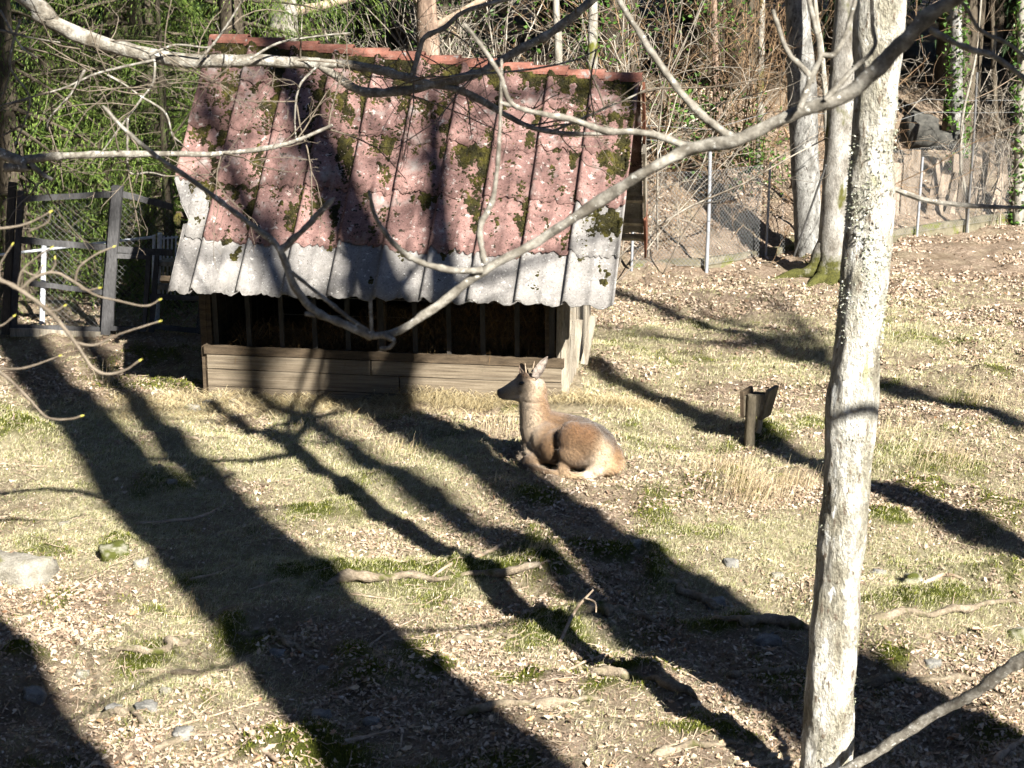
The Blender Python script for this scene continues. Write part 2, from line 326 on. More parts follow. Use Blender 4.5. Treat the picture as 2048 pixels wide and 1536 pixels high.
# ------------------------------------------------------------------ the ground
TURF = [(500,1050,520,170,.85), (150,900,260,90,.85), (1750,1180,330,110,.7), (1250,870,260,70,.7), (900,1140,200,60,.8), (1750,700,330,70,.6), (1650,900,380,80,.45), (420,1340,200,90,.35), (1150,1270,140,50,.5), (620,1000,430,150,.9), (250,960,330,130,.8), (1460,700,360,55,.75), (1480,1090,200,90,.75), (780,890,330,60,.8), (1850,1130,200,60,.5), (1950,820,200,90,.45), (1300,960,200,60,.5), (150,1130,220,80,.45), (1600,780,200,50,.4), (1200,780,200,50,.55)]
def turfness(x, y):
    px, py, _ = proj(np.stack([x, y, np.zeros_like(x)], -1))
    t = np.zeros_like(x)
    for cx, cy, rx, ry, wt in TURF: t = np.maximum(t, wt*np.exp(-(((px-cx)/rx)**2+((py-cy)/ry)**2)**2*.7))
    t = np.where(y < 5, .4, t)
    return np.clip(t + .9*fbm(x*.9, y*.9, 31, 4)*(t > .02)+.55*fbm(x*4, y*4, 37, 3)+.04, 0, 1)
def mossness(x, y):
    t = np.zeros_like(x)
    for hx, hy, rx, ry, h, m in HUM:
        d = ((x-hx)/rx)**2+((y-hy)/ry)**2; t = np.maximum(t, m*np.exp(-d*.9))
    e = np.clip((fbm(x*1.7, y*1.7, 47, 4)-.24)*3.5, 0, .8)*(y < 20)
    return np.clip(np.maximum((t-.24)*2.4 + 1.2*fbm(x*6, y*6, 41, 3)*(t > .1), e), 0, 1)
def warp(lo, a, b, hi, step, ncoarse):
    fine = np.arange(a, b, step); q = np.linspace(0, 1, ncoarse+1)[1:]
    return np.concatenate([(a-(a-lo)*q**2.2)[::-1], fine, b+(hi-b)*q**2.2])
gx = warp(-420, -6.5, 9.5, 420, .06, 60); gy = warp(-420, 7.2, 27, 420, .065, 60)
XX, YY = np.meshgrid(gx, gy); ZZ = g(XX, YY)
nx_, ny_ = len(gx), len(gy)
I = (np.arange(ny_-1)[:, None]*nx_+np.arange(nx_-1)[None]); q4 = np.stack([I, I+1, I+nx_+1, I+nx_], -1).reshape(-1, 4)
gm = MB(); gm.add(np.stack([XX, YY, ZZ], -1), q4)
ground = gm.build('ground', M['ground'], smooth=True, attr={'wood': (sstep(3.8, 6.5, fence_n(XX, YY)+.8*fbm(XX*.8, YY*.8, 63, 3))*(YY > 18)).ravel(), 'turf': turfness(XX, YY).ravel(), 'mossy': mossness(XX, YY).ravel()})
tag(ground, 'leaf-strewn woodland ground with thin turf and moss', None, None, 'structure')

def scatter(n, x0, x1, y0, y1, pw=1.0):
    y = y0+(y1-y0)*U(0, 1, n)**pw; x = U(0, 1, n)
    half = y*.335+.6; return (-half+2*half*x), y
def blades(mb, x, y, z, h, wd, lean, droop=.35, az=None, az_spread=math.pi):
    n = len(x); th = U(-math.pi, math.pi, n) if az is None else az+U(-az_spread, az_spread, n)
    dx, dy = np.cos(th), np.sin(th); s = U(0, 2*math.pi, n); wx, wy = np.cos(s)*wd, np.sin(s)*wd
    b = np.stack([x, y, z], -1); sd = np.stack([wx, wy, np.zeros(n)], -1)
    m = b + np.stack([dx*lean*h*.4, dy*lean*h*.4, h*.6*np.sqrt(np.clip(1-lean**2*.5, .05, 1))], -1)
    t = b + np.stack([dx*lean*h, dy*lean*h, h*np.clip(1-lean*droop-.45*lean**2, .06, 1)], -1)
    V = np.stack([b-sd, b+sd, m-sd*.8, m+sd*.8, t], 1)
    k = np.arange(n)[:, None]*5
    mb.add(V, k+A([[0, 1, 3, 2]]), k+A([[2, 3, 4]])); return mb
LEAF = A([(0, -.5, 0), (.16, -.28, .05), (.13, -.16, .05), (.30, 0, .10), (.20, .1, .07), (.22, .26, .07), (0, .5, .0), (-.22, .26, .07), (-.20, .1, .07), (-.30, 0, .10), (-.13, -.16, .05), (-.16, -.28, .05), (0, 0, -.02)])
LEAFF = A([[12, i, (i+1) % 12] for i in range(12)])
LEAF2 = A([(0, -.5, 0), (.28, -.05, .09), (.16, .28, .05), (0, .5, 0), (-.16, .28, .05), (-.28, -.05, .09)])
LEAF2F = A([[0, 1, 3], [1, 2, 3], [0, 3, 5], [3, 4, 5]])
def leaves(mb, x, y, z, size, T=LEAF2, TF=LEAF2F, tilt=.5):
    n = len(x); v = np.repeat(T[None], n, 0).copy()
    v[:, :, 2] *= U(-2, 4.0, n)[:, None]; v[:, :, 2] += U(-.9, 1.5, n)[:, None]*v[:, :, 1]**2+U(-.6, .6, n)[:, None]*v[:, :, 0]*v[:, :, 1]
    v[:, :, :2] *= 1+U(-.22, .22, (n, len(T), 1))
    v *= size[:, None, None]; v[:, :, 0] *= U(.7, 1.25, n)[:, None]
    a = U(0, 2*math.pi, n); tx = rng.normal(0, tilt, n); ty = rng.normal(0, tilt, n)
    c, s = np.cos(tx)[:, None], np.sin(tx)[:, None]; v[:, :, 1], v[:, :, 2] = v[:, :, 1]*c-v[:, :, 2]*s, v[:, :, 1]*s+v[:, :, 2]*c
    c, s = np.cos(ty)[:, None], np.sin(ty)[:, None]; v[:, :, 0], v[:, :, 2] = v[:, :, 0]*c-v[:, :, 2]*s, v[:, :, 0]*s+v[:, :, 2]*c
    c, s = np.cos(a)[:, None], np.sin(a)[:, None]; v[:, :, 0], v[:, :, 1] = v[:, :, 0]*c-v[:, :, 1]*s, v[:, :, 0]*s+v[:, :, 1]*c
    v[:, :, 2] -= v[:, :, 2].min(1)[:, None]*.8
    v += np.stack([x, y, z], -1)[:, None]
    mb.add(v, (np.arange(n)[:, None, None]*len(T)+TF[None]).reshape(-1, TF.shape[1])); return mb

def inside_shed(x, y): return (x > -3.05) & (x < .75) & (y > 16.3+(-.14)*(x+3)) & (y < 20.1)
# fallen leaves
lm = MB()
for n, y0, y1, s0, s1 in ((100000, 7.6, 13, .016, .048), (85000, 13, 22.5, .024, .055), (90000, 17, 31, .035, .075)):
    x, y = scatter(n, 0, 0, y0, y1, .8 if y0 < 10 else 1)
    if y1 > 30: x = U(-2, 13, n)
    dens = 1.05-.92*turfness(x, y)-.6*mossness(x, y)
    dens *= np.clip(.50+2.4*fbm(x*1.3, y*1.3, 77, 4), .06, 1); dens *= np.where(y > 21, sstep(7.5, 4.5, fence_n(x, y)), 1)
    k = (U(0, 1, n) < dens) & ~inside_shed(x, y); x, y = x[k], y[k]
    leaves(lm, x, y, g(x, y)+.002, U(s0, s1, len(x)))
n = 80000; x, y = scatter(n, 0, 0, 7.6, 17, .9); k = (U(0, 1, n) < 1-.75*turfness(x, y)-.6*mossness(x, y)) & ~inside_shed(x, y); x, y = x[k], y[k]; n = len(x)
fs = U(.005, .014, n)*(.7+y/25); th = U(0, 6.28, n); FV = np.stack([np.stack([np.cos(th+q_)*fs*w_, np.sin(th+q_)*fs*w_, U(-.2, .9, n)*fs], -1) for q_, w_ in ((0, 1), (1.7, .6), (3.2, 1.1), (4.8, .55))], 1)
lm.add(FV+np.stack([x, y, g(x, y)+.003], -1)[:, None], np.arange(n)[:, None]*4+A([[0, 1, 2, 3]]))
tag(lm.build('leaf_litter', M['leaf']), 'pale brown fallen leaves scattered over the ground', 'leaves', None, 'stuff')
# the largest leaves, one by one, lying on the ground
lt = []
for k in range(6):
    b = MB(); leaves(b, A([0.]), A([0.]), A([0.]), A([1.]), LEAF, LEAFF, .35)
    me_o = b.build('leaf', M['leaf']); lt.append(me_o.data); bpy.data.objects.remove(me_o)
LM2, _nt, _b = newmat('leaf_single', .75, .2)
_nt.links.new(ramp(_nt, nd(_nt, 'ObjectInfo').outputs['Random'], [(0, (.24, .15, .085)), (.35, (.38, .29, .2)), (.75, (.50, .42, .32)), (1, (.36, .17, .08))]), _b.inputs['Base Color'])
for me in lt: me.materials.clear(); me.materials.append(LM2)
nl = 0
while nl < 290:
    px, py = U(30, 2030), 1536-350*U(0, 1)**1.6; q = G(px, py)
    if turfness(A([q[0]]), A([q[1]]))[0] > .5: continue
    o = link('leaf', lt[nl % 6], ground); o.location = Vector(q+A([0, 0, .008])); s = U(.045, .078); o.scale = (s, s, s*.8); o.rotation_euler = (0, 0, U(0, 6.28)); nl += 1

tw = MB()
n = 5200; x, y = scatter(n, 0, 0, 7.8, 21, 1.3); a = U(0, 6.28, n); L = U(.04, .22, n)**1.0; m3 = np.linspace(-.5, .5, 4)
px_ = x[:, None]+np.cos(a)[:, None]*L[:, None]*m3+rng.normal(0, .006, (n, 4)); py_ = y[:, None]+np.sin(a)[:, None]*L[:, None]*m3+rng.normal(0, .006, (n, 4))
tw.tubes(np.stack([px_, py_, g(px_, py_)+U(.004, .02, n)[:, None]], -1), (U(.0015, .0045, n)[:, None]*np.linspace(1, .6, 4)), 4)
tag(tw.build('twig_litter', M['twig'], smooth=True), 'small broken twigs littering the ground', 'twigs', None, 'stuff')
# turf, dry grass, moss
gb = MB()
for n, y0, y1, h0, h1, wd in ((260000, 8, 14.5, .018, .062, .0015), (190000, 14, 23, .03, .085, .0024)):
    x, y = scatter(n, 0, 0, y0, y1)
    k = (U(0, 1, n) < turfness(x, y)**1.3*1.2) & ~inside_shed(x, y); x, y = x[k], y[k]
    blades(gb, x, y, g(x, y)-.003, U(h0, h1, len(x)), U(.6, 1.5, len(x))*wd, U(.4, 1.15, len(x)), az=-.4, az_spread=2.2)
n = 170000; x, y = scatter(n, 0, 0, 7.8, 23, .95); k = (U(0, 1, n) < (.42+.5*turfness(x, y))*(1-.85*mossness(x, y))) & ~inside_shed(x, y); x, y = x[k], y[k]
blades(gb, x, y, g(x, y)+U(-.002, .010, len(x)), U(.04, .12, len(x)), U(.0009, .0018, len(x))*(y/11), U(1.15, 1.5, len(x)), az=-.2, az_spread=2.0)
tag(gb.build('turf', M['grass']), 'thin straw-green winter grass in the paddock', 'grass', None, 'stuff')
mm = MB()
n = 420000; x, y = scatter(n, 0, 0, 8, 24, 1.2)
k = U(0, 1, n) < mossness(x, y)*1.3; x, y = x[k], y[k]
blades(mm, x, y, g(x, y)-.004, U(.016, .042, len(x)), U(.0018, .0036, len(x))*(y/11), U(.2, .8, len(x)))
tag(mm.build('ground_moss', M['moss']), 'bright green moss on roots and hummocks', 'moss', None, 'stuff')
def tuft(px, py, n, spread, h, group_label, az=2.6):
    q = G(px, py); b = MB(); x = q[0]+rng.normal(0, spread, n); y = q[1]+rng.normal(0, spread*.8, n)
    blades(b, x, y, g(x, y)-.01, U(.4, 1, n)*h, U(.0014, .0026, n), U(.15, .95, n), az=az, az_spread=1.4)
    tag(b.build('grass_tuft', M['grass_dry']), group_label, 'grass tuft', 'dry grass tufts in the paddock', 'stuff')
for a in [(1500,985,420,.17,.34,'tallest dry grass tuft, below the salt lick post',-.3), (1440,940,240,.16,.28,'dry grass tuft left of the salt lick post',-.3), (1585,975,170,.12,.30,'dry grass tuft right of the salt lick, beside the pale trunk',-.4),
          (780,905,130,.16,.22,'sparse dry tuft between the shed and the deer',.8), (1000,860,110,.13,.24,'dry tuft just left of the deer chest',.8), (650,860,120,.2,.20,'dry tuft in front of the shed planks',.8),
          (1890,920,200,.2,.30,'dry tuft at right edge behind the pale trunk',-.3), (1960,800,160,.2,.28,'dry tuft high on the right side of the paddock',-.3), (1085,1105,220,.10,.16,'green-gold tuft on the mossy step in the middle',0),
          (215,770,26,.06,.34,'few tall dead stalks left of the shed',1.2), (1180,950,40,.12,.16,'thin tuft at the deer rump',0), (1745,880,90,.12,.24,'dry tuft behind the pale trunk',-.4), (390,1225,120,.09,.12,'pale tuft at the edge of the left shadow',.2), (1010,970,40,.1,.2,'few bent dry stalks in front of the deer',-.4), (1800,860,90,.15,.22,'short dry tuft right of the pale trunk',-.3)]: tuft(*a)

# ------------------------------------------------------------------ the feeding shed
EL, ER = W3(300, 586, 15.97), W3(1228, 618, 15.3)
RL, RR = W3(425, 76, 18.05), W3(1280, 160, 17.4)
wx = nrm(A([ER[0]-EL[0], ER[1]-EL[1], 0])); dx = A([-wx[1], wx[0], 0]); UPV = A([0, 0, 1.])
BL, BR = EL+dx*4.2, ER+dx*4.2
shed = thing('feeding_shed', ((EL+BR)/2*A([1, 1, 0])), 'low wooden hay shed under a mossy red and grey corrugated roof', 'shed')
roof = MB()
def patch(a, b, c, d):
    def f(u, v):
        u = np.asarray(u)[..., None]; v = np.asarray(v)[..., None]
        return (a*(1-u)+b*u)*(1-v)+(c*(1-u)+d*u)*v
    return f
RF = patch(EL, ER, RL, RR); RN = nrm(np.cross(ER-EL, RL-EL)); BF = patch(BR, BL, RR, RL); BN = nrm(np.cross(BL-BR, RR-BR))
NC, WAVES = 10, 2
def wave(u):
    s = np.abs(np.sin(math.pi*u)); return .052*np.exp(-(s/.48)**2)*(.74+.26*np.cos(math.pi*u))
VR = [0, .225, .445, .665, .85, 1.0]
# structure that carries the sheets: rafters and battens under the roof
for k in range(7):
    u = .05+.9*k/6
    MB().beam(RF(u, .05)-RN*.13, RF(u, .985)-RN*.13, .07, .10, RN).build('rafter', M['plank_dark'], shed)
roofo = None
bt = MB()
for v in (.06, .3, .55, .8): bt.beam(RF(.012, v)-RN*.05, RF(.988, v)-RN*.05, .06, .045, RN)
roofo = bt.build('roof', M['plank_dark'], shed); roofo['label'] = 'sagging pitched roof of overlapping corrugated sheets'
def sheet(name, fn, nv, u0, u1, v0, v1, mat, ph, jag=.006, cut=None, lift=.02, seed=0, base=.0):
    nu = 21; nvv = 5; b = MB()
    uu = np.linspace(u0, u1, nu); top = []
    vj = jag*vnoise(np.arange(nu)*1.1, np.full(nu, seed*3.7), seed)+.004*np.cos(np.linspace(0, 4*math.pi, nu))
    for i in range(nvv):
        t = i/(nvv-1); v = v0+(v1-v0)*t+vj*(1-t)
        un = uu.copy()
        if cut: un = u0+(u1-u0)*np.maximum((uu-u0)/(u1-u0), cut(t))
        p = fn(un, v)+nv*(wave(un*NC*WAVES+ph)+base+lift*(1-t)+.024*np.clip((u1-un)/(u1-u0), 0, 1)**2+.006*vnoise(un*40, v*9, seed+5))[:, None]
        top.append(p)
    T = np.array(top); Bm = T-nv*.011
    V = np.concatenate([T.reshape(-1, 3), Bm.reshape(-1, 3)]); o = nu*nvv; q = []
    for i in range(nvv-1):
        for j in range(nu-1):
            a = i*nu+j; q += [[a, a+1, a+nu+1, a+nu], [o+a, o+a+nu, o+a+nu+1, o+a+1]]
    for j in range(nu-1): q += [[j, o+j, o+j+1, j+1], [(nvv-1)*nu+j, (nvv-1)*nu+j+1, o+(nvv-1)*nu+j+1, o+(nvv-1)*nu+j]]
    for i in range(nvv-1):
        a = i*nu; q += [[a, a+nu, o+a+nu, o+a]]; a = i*nu+nu-1; q += [[a, o+a, o+a+nu, a+nu]]
    b.add(V, q); return b.build(name, mat, roofo, smooth=True)
sd = 0
for r in range(5):
    for c in range(NC):
        sd += 1; u0, u1 = max(0, c/NC-.008), (c+1)/NC+.006
        if c == NC-1: u1 = 1.0
        grey = r == 0 or (c == 0 and r <= 1) or (c == NC-1 and r == 1)
        cut = None
        if c == 0 and r == 1: cut = lambda t: .48*min(1, max(0, .62-t)/.3)
        if c == 0 and r == 0: cut = lambda t: .40-.04*t
        o = sheet('corrugated_sheet', RF, RN, u0, u1, VR[r]-(.03 if r else 0)+U(-.012, .012)*(r > 0), min(VR[r+1]+.03, .985), M['sheet_grey'] if grey else M['sheet_red'], 0, .03 if r else .012, cut, .022, sd, .003*((c+r) % 2))
for r in range(3):
    for c in range(5):
        sd += 1
        sheet('back_sheet', BF, BN, c/5, min(1, (c+1)/5+.01), r/3-(.03 if r else 0), min((r+1)/3+.03, .98), M['sheet_red'] if r else M['sheet_grey'], .5, .01, None, .022, sd)
# ridge tiles
NT = 12
for k in range(NT):
    a = RL+(RR-RL)*(k-.05)/NT+UPV*(.03+.012*(k % 2)); b = RL+(RR-RL)*(k+1.06)/NT+UPV*(.035+.03)
    a = a+UPV*U(-.006, .006); ns = 9; V = []; d = nrm(b-a); sdv = nrm(np.cross(d, UPV)); up = np.cross(sdv, d)
    for e, (p, rr) in enumerate(((a, .075), (b, .086))):
        for off in (0, .014):
            for j in range(ns):
                th = math.pi*(-.04+1.08*j/(ns-1)); V.append(p+(rr-off)*(math.cos(th)*sdv+math.sin(th)*up)-up*.07)
    q = []
    for j in range(ns-1):
        q += [[j, j+1, 2*ns+j+1, 2*ns+j], [ns+j, 3*ns+j, 3*ns+j+1, ns+j+1], [j, ns+j, ns+j+1, j+1], [2*ns+j, 2*ns+j+1, 3*ns+j+1, 3*ns+j]]
    tb = MB(); tb.add(V, q); tb.build('ridge_tile', M['tile_red'], roofo)
# moss cushions on the sheets: thicker towards the ridge and in the troughs
mo = MB()
ico_v = []
for i in range(3):
    th = .12+i*math.pi/2/2.0
    for j in range(6): ico_v.append((math.sin(th)*math.cos(j*2*math.pi/6+i*.4), math.sin(th)*math.sin(j*2*math.pi/6+i*.4), math.cos(th)))
ico_v = A(ico_v); ico_f = [[i*6+j, i*6+6+j, i*6+6+(j+1) % 6, i*6+(j+1) % 6] for i in range(2) for j in range(6)]+[[0, 1, 2, 3], [0, 3, 4, 5]]
ico_f = A(ico_f)
n = 72000; u = U(.004, .996, n); v = U(.06, .985, n)
tr = np.abs(np.sin(math.pi*(u*NC*WAVES)))           # 1 in a trough
nn = fbm(u*16, v*5, 51, 4); n2 = fbm(u*48, v*15, 58, 3)
lapd = np.min([np.abs(v-(q-.02)) for q in VR[1:]], axis=0)
val = nn*.62+n2*1.15+.30*(v-.62)+.34*(tr-.66)+.16*np.exp(-(lapd/.025)**2)+.25*np.exp(-((u-.02)/.05)**2)*(v > .5)+.22*sstep(.87, .97, v)+.10*np.exp(-((u-.99)/.03)**2)
thr = .0+.42*sstep(.34, .2, v)
k = val > thr+U(0, .10, n); u, v, val = u[k], v[k], val[k]
n = len(u); c3 = RF(u, v)+RN*(wave(u*NC*WAVES)+.012)[:, None]
sz = U(.008, .026, n)*(1+.5*np.clip(val-.25, 0, .5)); a1 = nrm(ER-EL); a2 = np.cross(RN, a1)
rot = U(0, 6.28, n); ca, sa = np.cos(rot)[:, None, None], np.sin(rot)[:, None, None]
lv = ico_v[None]*(1+U(-.25, .25, (n, 18, 1)))
lx, ly, lz = lv[..., 0:1], lv[..., 1:2], lv[..., 2:3]*U(.5, 1.1, n)[:, None, None]-.25
V = c3[:, None]+sz[:, None, None]*((lx*ca-ly*sa)*a1+(lx*sa+ly*ca)*a2+lz*RN)
mo.add(V, (np.arange(n)[:, None, None]*18+ico_f[None]).reshape(-1, 4))
mso = mo.build('roof_moss', M['roofmoss'], roofo, smooth=True); mso['kind'] = 'stuff'
# verge boards of the far slope, seen past the right end, and the battens poking out beneath
rk = lambda t: RR+(BR-RR)*t
for t0, t1, mt, wd in ((.0, .30, 'board_brown', .16), (.305, .72, 'wood_old', .27), (.725, 1.0, 'board_brown', .30)):
    MB().beam(rk(t0)+wx*.04-UPV*wd*.5, rk(t1)+wx*.04-UPV*wd*.5, wd, .028, wx, .006, 4).build('verge_board', M[mt], shed)
for t in (.55, .7, .86, .97): MB().beam(rk(t)-wx*.5-BN*.09, rk(t)+wx*.025-BN*.09, .05, .07, BN).build('batten_end', M['wood_old'], shed)
# walls
rc = .74; WA = EL+wx*.30+dx*rc; WB = ER-wx*.58+dx*rc; WC = WB+dx*2.9; WD = WA+dx*2.9
tilt = (ER[2]-EL[2]); zt = lambda p, z: A([p[0], p[1], z])
eavez = lambda s: EL[2]+tilt*s
def wallp(s, z): return zt(WA+(WB-WA)*s, z+tilt*s*.9)
z0 = -.10; hs = [.17, .19, .16]
for k, hh in enumerate(hs):
    cuts = [0, .47+.08*(k % 2), 1.0]
    for i in range(2):
        MB().beam(wallp(cuts[i]+.002, z0+hh/2), wallp(cuts[i+1]-.002, z0+hh/2), hh-.010, .03+.003*(k % 2), dx, .0025, 10).build('plank', M['plank'], shed)
    z0 += hh
zr = z0+.05
MB().beam(wallp(-.005, zr), wallp(1.005, zr), .09, .05, dx, .004, 8).build('rail', M['plank_dark'], shed)
for k in range(11):
    s = .03+.94*k/10
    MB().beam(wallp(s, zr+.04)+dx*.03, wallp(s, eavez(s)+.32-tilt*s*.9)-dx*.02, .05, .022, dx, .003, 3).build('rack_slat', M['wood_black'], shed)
for s, wd, mt in ((0, .12, 'plank_dark'), (1, .13, 'wood_old'), (.965, .10, 'plank_dark'), (.5, .09, 'plank_dark')):
    MB().beam(wallp(s, -.15)+dx*.07, wallp(s, eavez(s)+.38-tilt*s*.9)+dx*.07, wd, .10, dx, .004, 5).build('post', M[mt], shed)
for pa, pb, nm in ((WA, WD, 0), (WB, WC, 1)):                    # gable ends of upright boards
    nb = 13
    for k in range(nb):
        t = (k+.5)/nb; p = pa+(pb-pa)*t; dd = 2.9*t+rc; run = 4.2/2
        top = (EL if nm == 0 else ER)[2]+(RL[2]-EL[2] if nm == 0 else RR[2]-ER[2])*(1-abs(dd-run)/run)-.16
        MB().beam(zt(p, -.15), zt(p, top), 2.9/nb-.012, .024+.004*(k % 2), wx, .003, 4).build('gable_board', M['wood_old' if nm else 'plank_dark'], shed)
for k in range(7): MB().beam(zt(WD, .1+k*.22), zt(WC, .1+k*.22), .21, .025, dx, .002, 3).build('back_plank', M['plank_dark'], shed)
for (a, b) in (((1140, 640), (1120, 735)), ((1186, 632), (1168, 728)), ((1160, 640), (1150, 735))):
    MB().beam(W3(*a, 16.35), W3(*b, 16.35), .07, .03, dx, .006, 4).build('leaning_board', M['wood_old'], shed)
# hay inside the rack, and spilled straw in front
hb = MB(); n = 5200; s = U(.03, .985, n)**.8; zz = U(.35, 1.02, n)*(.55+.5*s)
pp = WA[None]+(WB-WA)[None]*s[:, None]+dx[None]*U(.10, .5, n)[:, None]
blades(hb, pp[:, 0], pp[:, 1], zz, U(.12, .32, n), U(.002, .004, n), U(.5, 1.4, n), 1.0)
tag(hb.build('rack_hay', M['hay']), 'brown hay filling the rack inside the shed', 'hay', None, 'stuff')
hb = MB()
for px, py, sx, sy, n, hh in ((930,752,80,10,2600,.34), (1000,748,120,10,2600,.26), (960,770,120,12,2600,.12), (560,800,170,14,2600,.07), (330,805,80,10,900,.07), (800,780,160,16,2600,.08), (1120,762,90,12,1500,.09), (1230,745,70,10,700,.09), (930,735,22,8,200,.34), (700,815,200,20,1600,.06), (280,830,120,12,600,.06)):
    q = flat(px, py); ex = flat(px+sx, py)[0]-q[0]; ey = flat(px, py-sy)[1]-q[1]
    x = q[0]+rng.normal(0, ex*.8, n); y = np.minimum(q[1]+rng.normal(0, ey, n), 16.6-.14*(x+2.8)); z = g(x, y)
    blades(hb, x, y, z+U(0, 1, n)*hh*.4, U(.5, 1.4, n)*.15, U(.0018, .0032, n), U(1.0, 1.55, n), .9)
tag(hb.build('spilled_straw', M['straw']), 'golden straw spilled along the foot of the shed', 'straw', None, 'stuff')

# ------------------------------------------------------------------ bare branching growth
def grow(starts, dirs, lens, rads, levels, npts=6, wig=.18, grav=0.0):
    out = []; P0 = np.asarray(starts, float); D = nrm(dirs); L = np.asarray(lens, float); R = np.asarray(rads, float)
    for lv in [None]+levels:
        if lv is not None:
            ch, ratio, ang, rr, gv, wg = lv; Pp, Rp, Lp = out[-1]
            m = len(Pp); t = U(.18, .98, (m, ch)); t[:, 0] = .97
            fi = t*(npts-1); i = np.clip(fi.astype(int), 0, npts-2); f = (fi-i)[..., None]; mm_ = np.arange(m)[:, None]
            P0 = (Pp[mm_, i]*(1-f)+Pp[mm_, i+1]*f).reshape(-1, 3)
            T = nrm(Pp[mm_, i+1]-Pp[mm_, i]).reshape(-1, 3)
            rv = nrm(rng.normal(0, 1, T.shape)); rv = nrm(rv-T*np.sum(rv*T, 1, keepdims=True))
            an = U(.45, 1.15, len(T))[:, None]*ang
            D = nrm(T*np.cos(an)+rv*np.sin(an)); L = (Lp[:, None]*ratio*U(.55, 1.15, (m, ch))*(1.1-.45*t)).ravel()
            R = ((Rp[mm_, i]*(1-f[..., 0])+Rp[mm_, i+1]*f[..., 0])*rr).ravel(); grav = gv; wig = wg
        m = len(P0); st = L/(npts-1); Pp = np.zeros((m, npts, 3)); Pp[:, 0] = P0; d = D.copy()
        for k in range(1, npts):
            d = nrm(d+rng.normal(0, wig, d.shape)+A([0, 0, grav])); Pp[:, k] = Pp[:, k-1]+d*st[:, None]
        Rp = R[:, None]*np.linspace(1, .45, npts)[None]; out.append((Pp, Rp, L))
    return out

# ------------------------------------------------------------------ spruces
def frond(nt_, seed, dn=2, wd=1.0):
    r = np.random.default_rng(seed); V = []
    for i in range(nt_):
        t = .08+.92*i/(nt_-1)
        for s in (-1, 1):
            L = (.34*max(0, 1-t)**.7+.09)*r.uniform(.6, 1.25); a = math.radians(r.uniform(35, 65)); dr = r.uniform(.5, 1.7); m = 10
            f = (np.arange(m)+r.uniform(.2, .9, m))/m; f = np.repeat(f, dn)
            p = np.stack([t+L*f*math.cos(a), s*L*f*math.sin(a), -.16*t*t-dr*L*f*f], -1); n = len(p)
            dv = nrm(np.stack([math.cos(a)+r.uniform(-.42, .42, n), s*math.sin(a)+r.uniform(-.42, .42, n), -dr*2*f+r.uniform(-.45, .25, n)], -1)); ll = r.uniform(.016, .034, n)[:, None]*(1.6 if dn < 3 else 1)
            wv = nrm(np.cross(dv, np.stack([r.uniform(-.6, .6, n), r.uniform(-.6, .6, n), np.ones(n)], -1)))*r.uniform(.0028, .005, n)[:, None]*wd
            V.append(np.stack([p-wv, p+wv, p+dv*ll], 1).reshape(-1, 3))
    V = np.concatenate(V); return V, np.arange(len(V)).reshape(-1, 3)
FR = [frond(23, 100+i, 5, .45) for i in range(4)]; FRD = [frond(14, 200+i, 2, 1.3) for i in range(4)]
def spruce_meshes(height, crown0, wid, nfr, seed, dark):
    r = np.random.default_rng(seed); tm, cm = MB(), MB()
    tm.limb([(0, 0, -.3), (0, 0, height*.3), (0.05, 0, height*.7), (0, 0, height)], [height*.014+.03, height*.011+.02, height*.005, .015], 9, 5, .05, seed)
    bp = []; br = []
    for k in range(nfr):
        f = (k+r.uniform(0, 1))/nfr; zz = crown0+(height-crown0)*f**1.15
        L = wid*(1-f)**.75*r.uniform(.65, 1.15)+.25; a = k*2.399+r.uniform(-.4, .4); el = math.radians(r.uniform(-28, 2)+38*f)
        FV, FF = (FRD if dark else FR)[k % 4]; v = FV*A([L, L*r.uniform(.7, 1.0), L*r.uniform(.7, 1.1)])
        rl = r.uniform(-.35, .35); v = np.stack([v[:, 0], v[:, 1]*math.cos(rl)-v[:, 2]*math.sin(rl), v[:, 1]*math.sin(rl)+v[:, 2]*math.cos(rl)], -1)
        v = np.stack([v[:, 0]*math.cos(el)-v[:, 2]*math.sin(el), v[:, 1], v[:, 0]*math.sin(el)+v[:, 2]*math.cos(el)], -1)
        v = np.stack([v[:, 0]*math.cos(a)-v[:, 1]*math.sin(a), v[:, 0]*math.sin(a)+v[:, 1]*math.cos(a), v[:, 2]+zz], -1)
        cm.add(v, FF)
        t = np.linspace(0, .95, 5); q = np.stack([t, 0*t, -.16*t*t], -1)*L
        q = np.stack([q[:, 0]*math.cos(el)-q[:, 2]*math.sin(el), q[:, 1], q[:, 0]*math.sin(el)+q[:, 2]*math.cos(el)], -1)
        bp.append(np.stack([q[:, 0]*math.cos(a)-q[:, 1]*math.sin(a), q[:, 0]*math.sin(a)+q[:, 1]*math.cos(a), q[:, 2]+zz], -1)); br.append(np.linspace(.012*L+.006, .003, 5))
    tm.tubes(np.array(bp), np.array(br), 4)
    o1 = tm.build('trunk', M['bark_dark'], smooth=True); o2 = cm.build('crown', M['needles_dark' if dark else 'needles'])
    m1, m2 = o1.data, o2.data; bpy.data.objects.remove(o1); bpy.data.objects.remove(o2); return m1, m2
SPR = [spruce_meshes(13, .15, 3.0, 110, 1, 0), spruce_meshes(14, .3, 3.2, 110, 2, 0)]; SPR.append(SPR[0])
SPD = [spruce_meshes(22, 3.4, 3.2, 150, 4, 1), spruce_meshes(25, 4.2, 3.6, 150, 5, 1)]
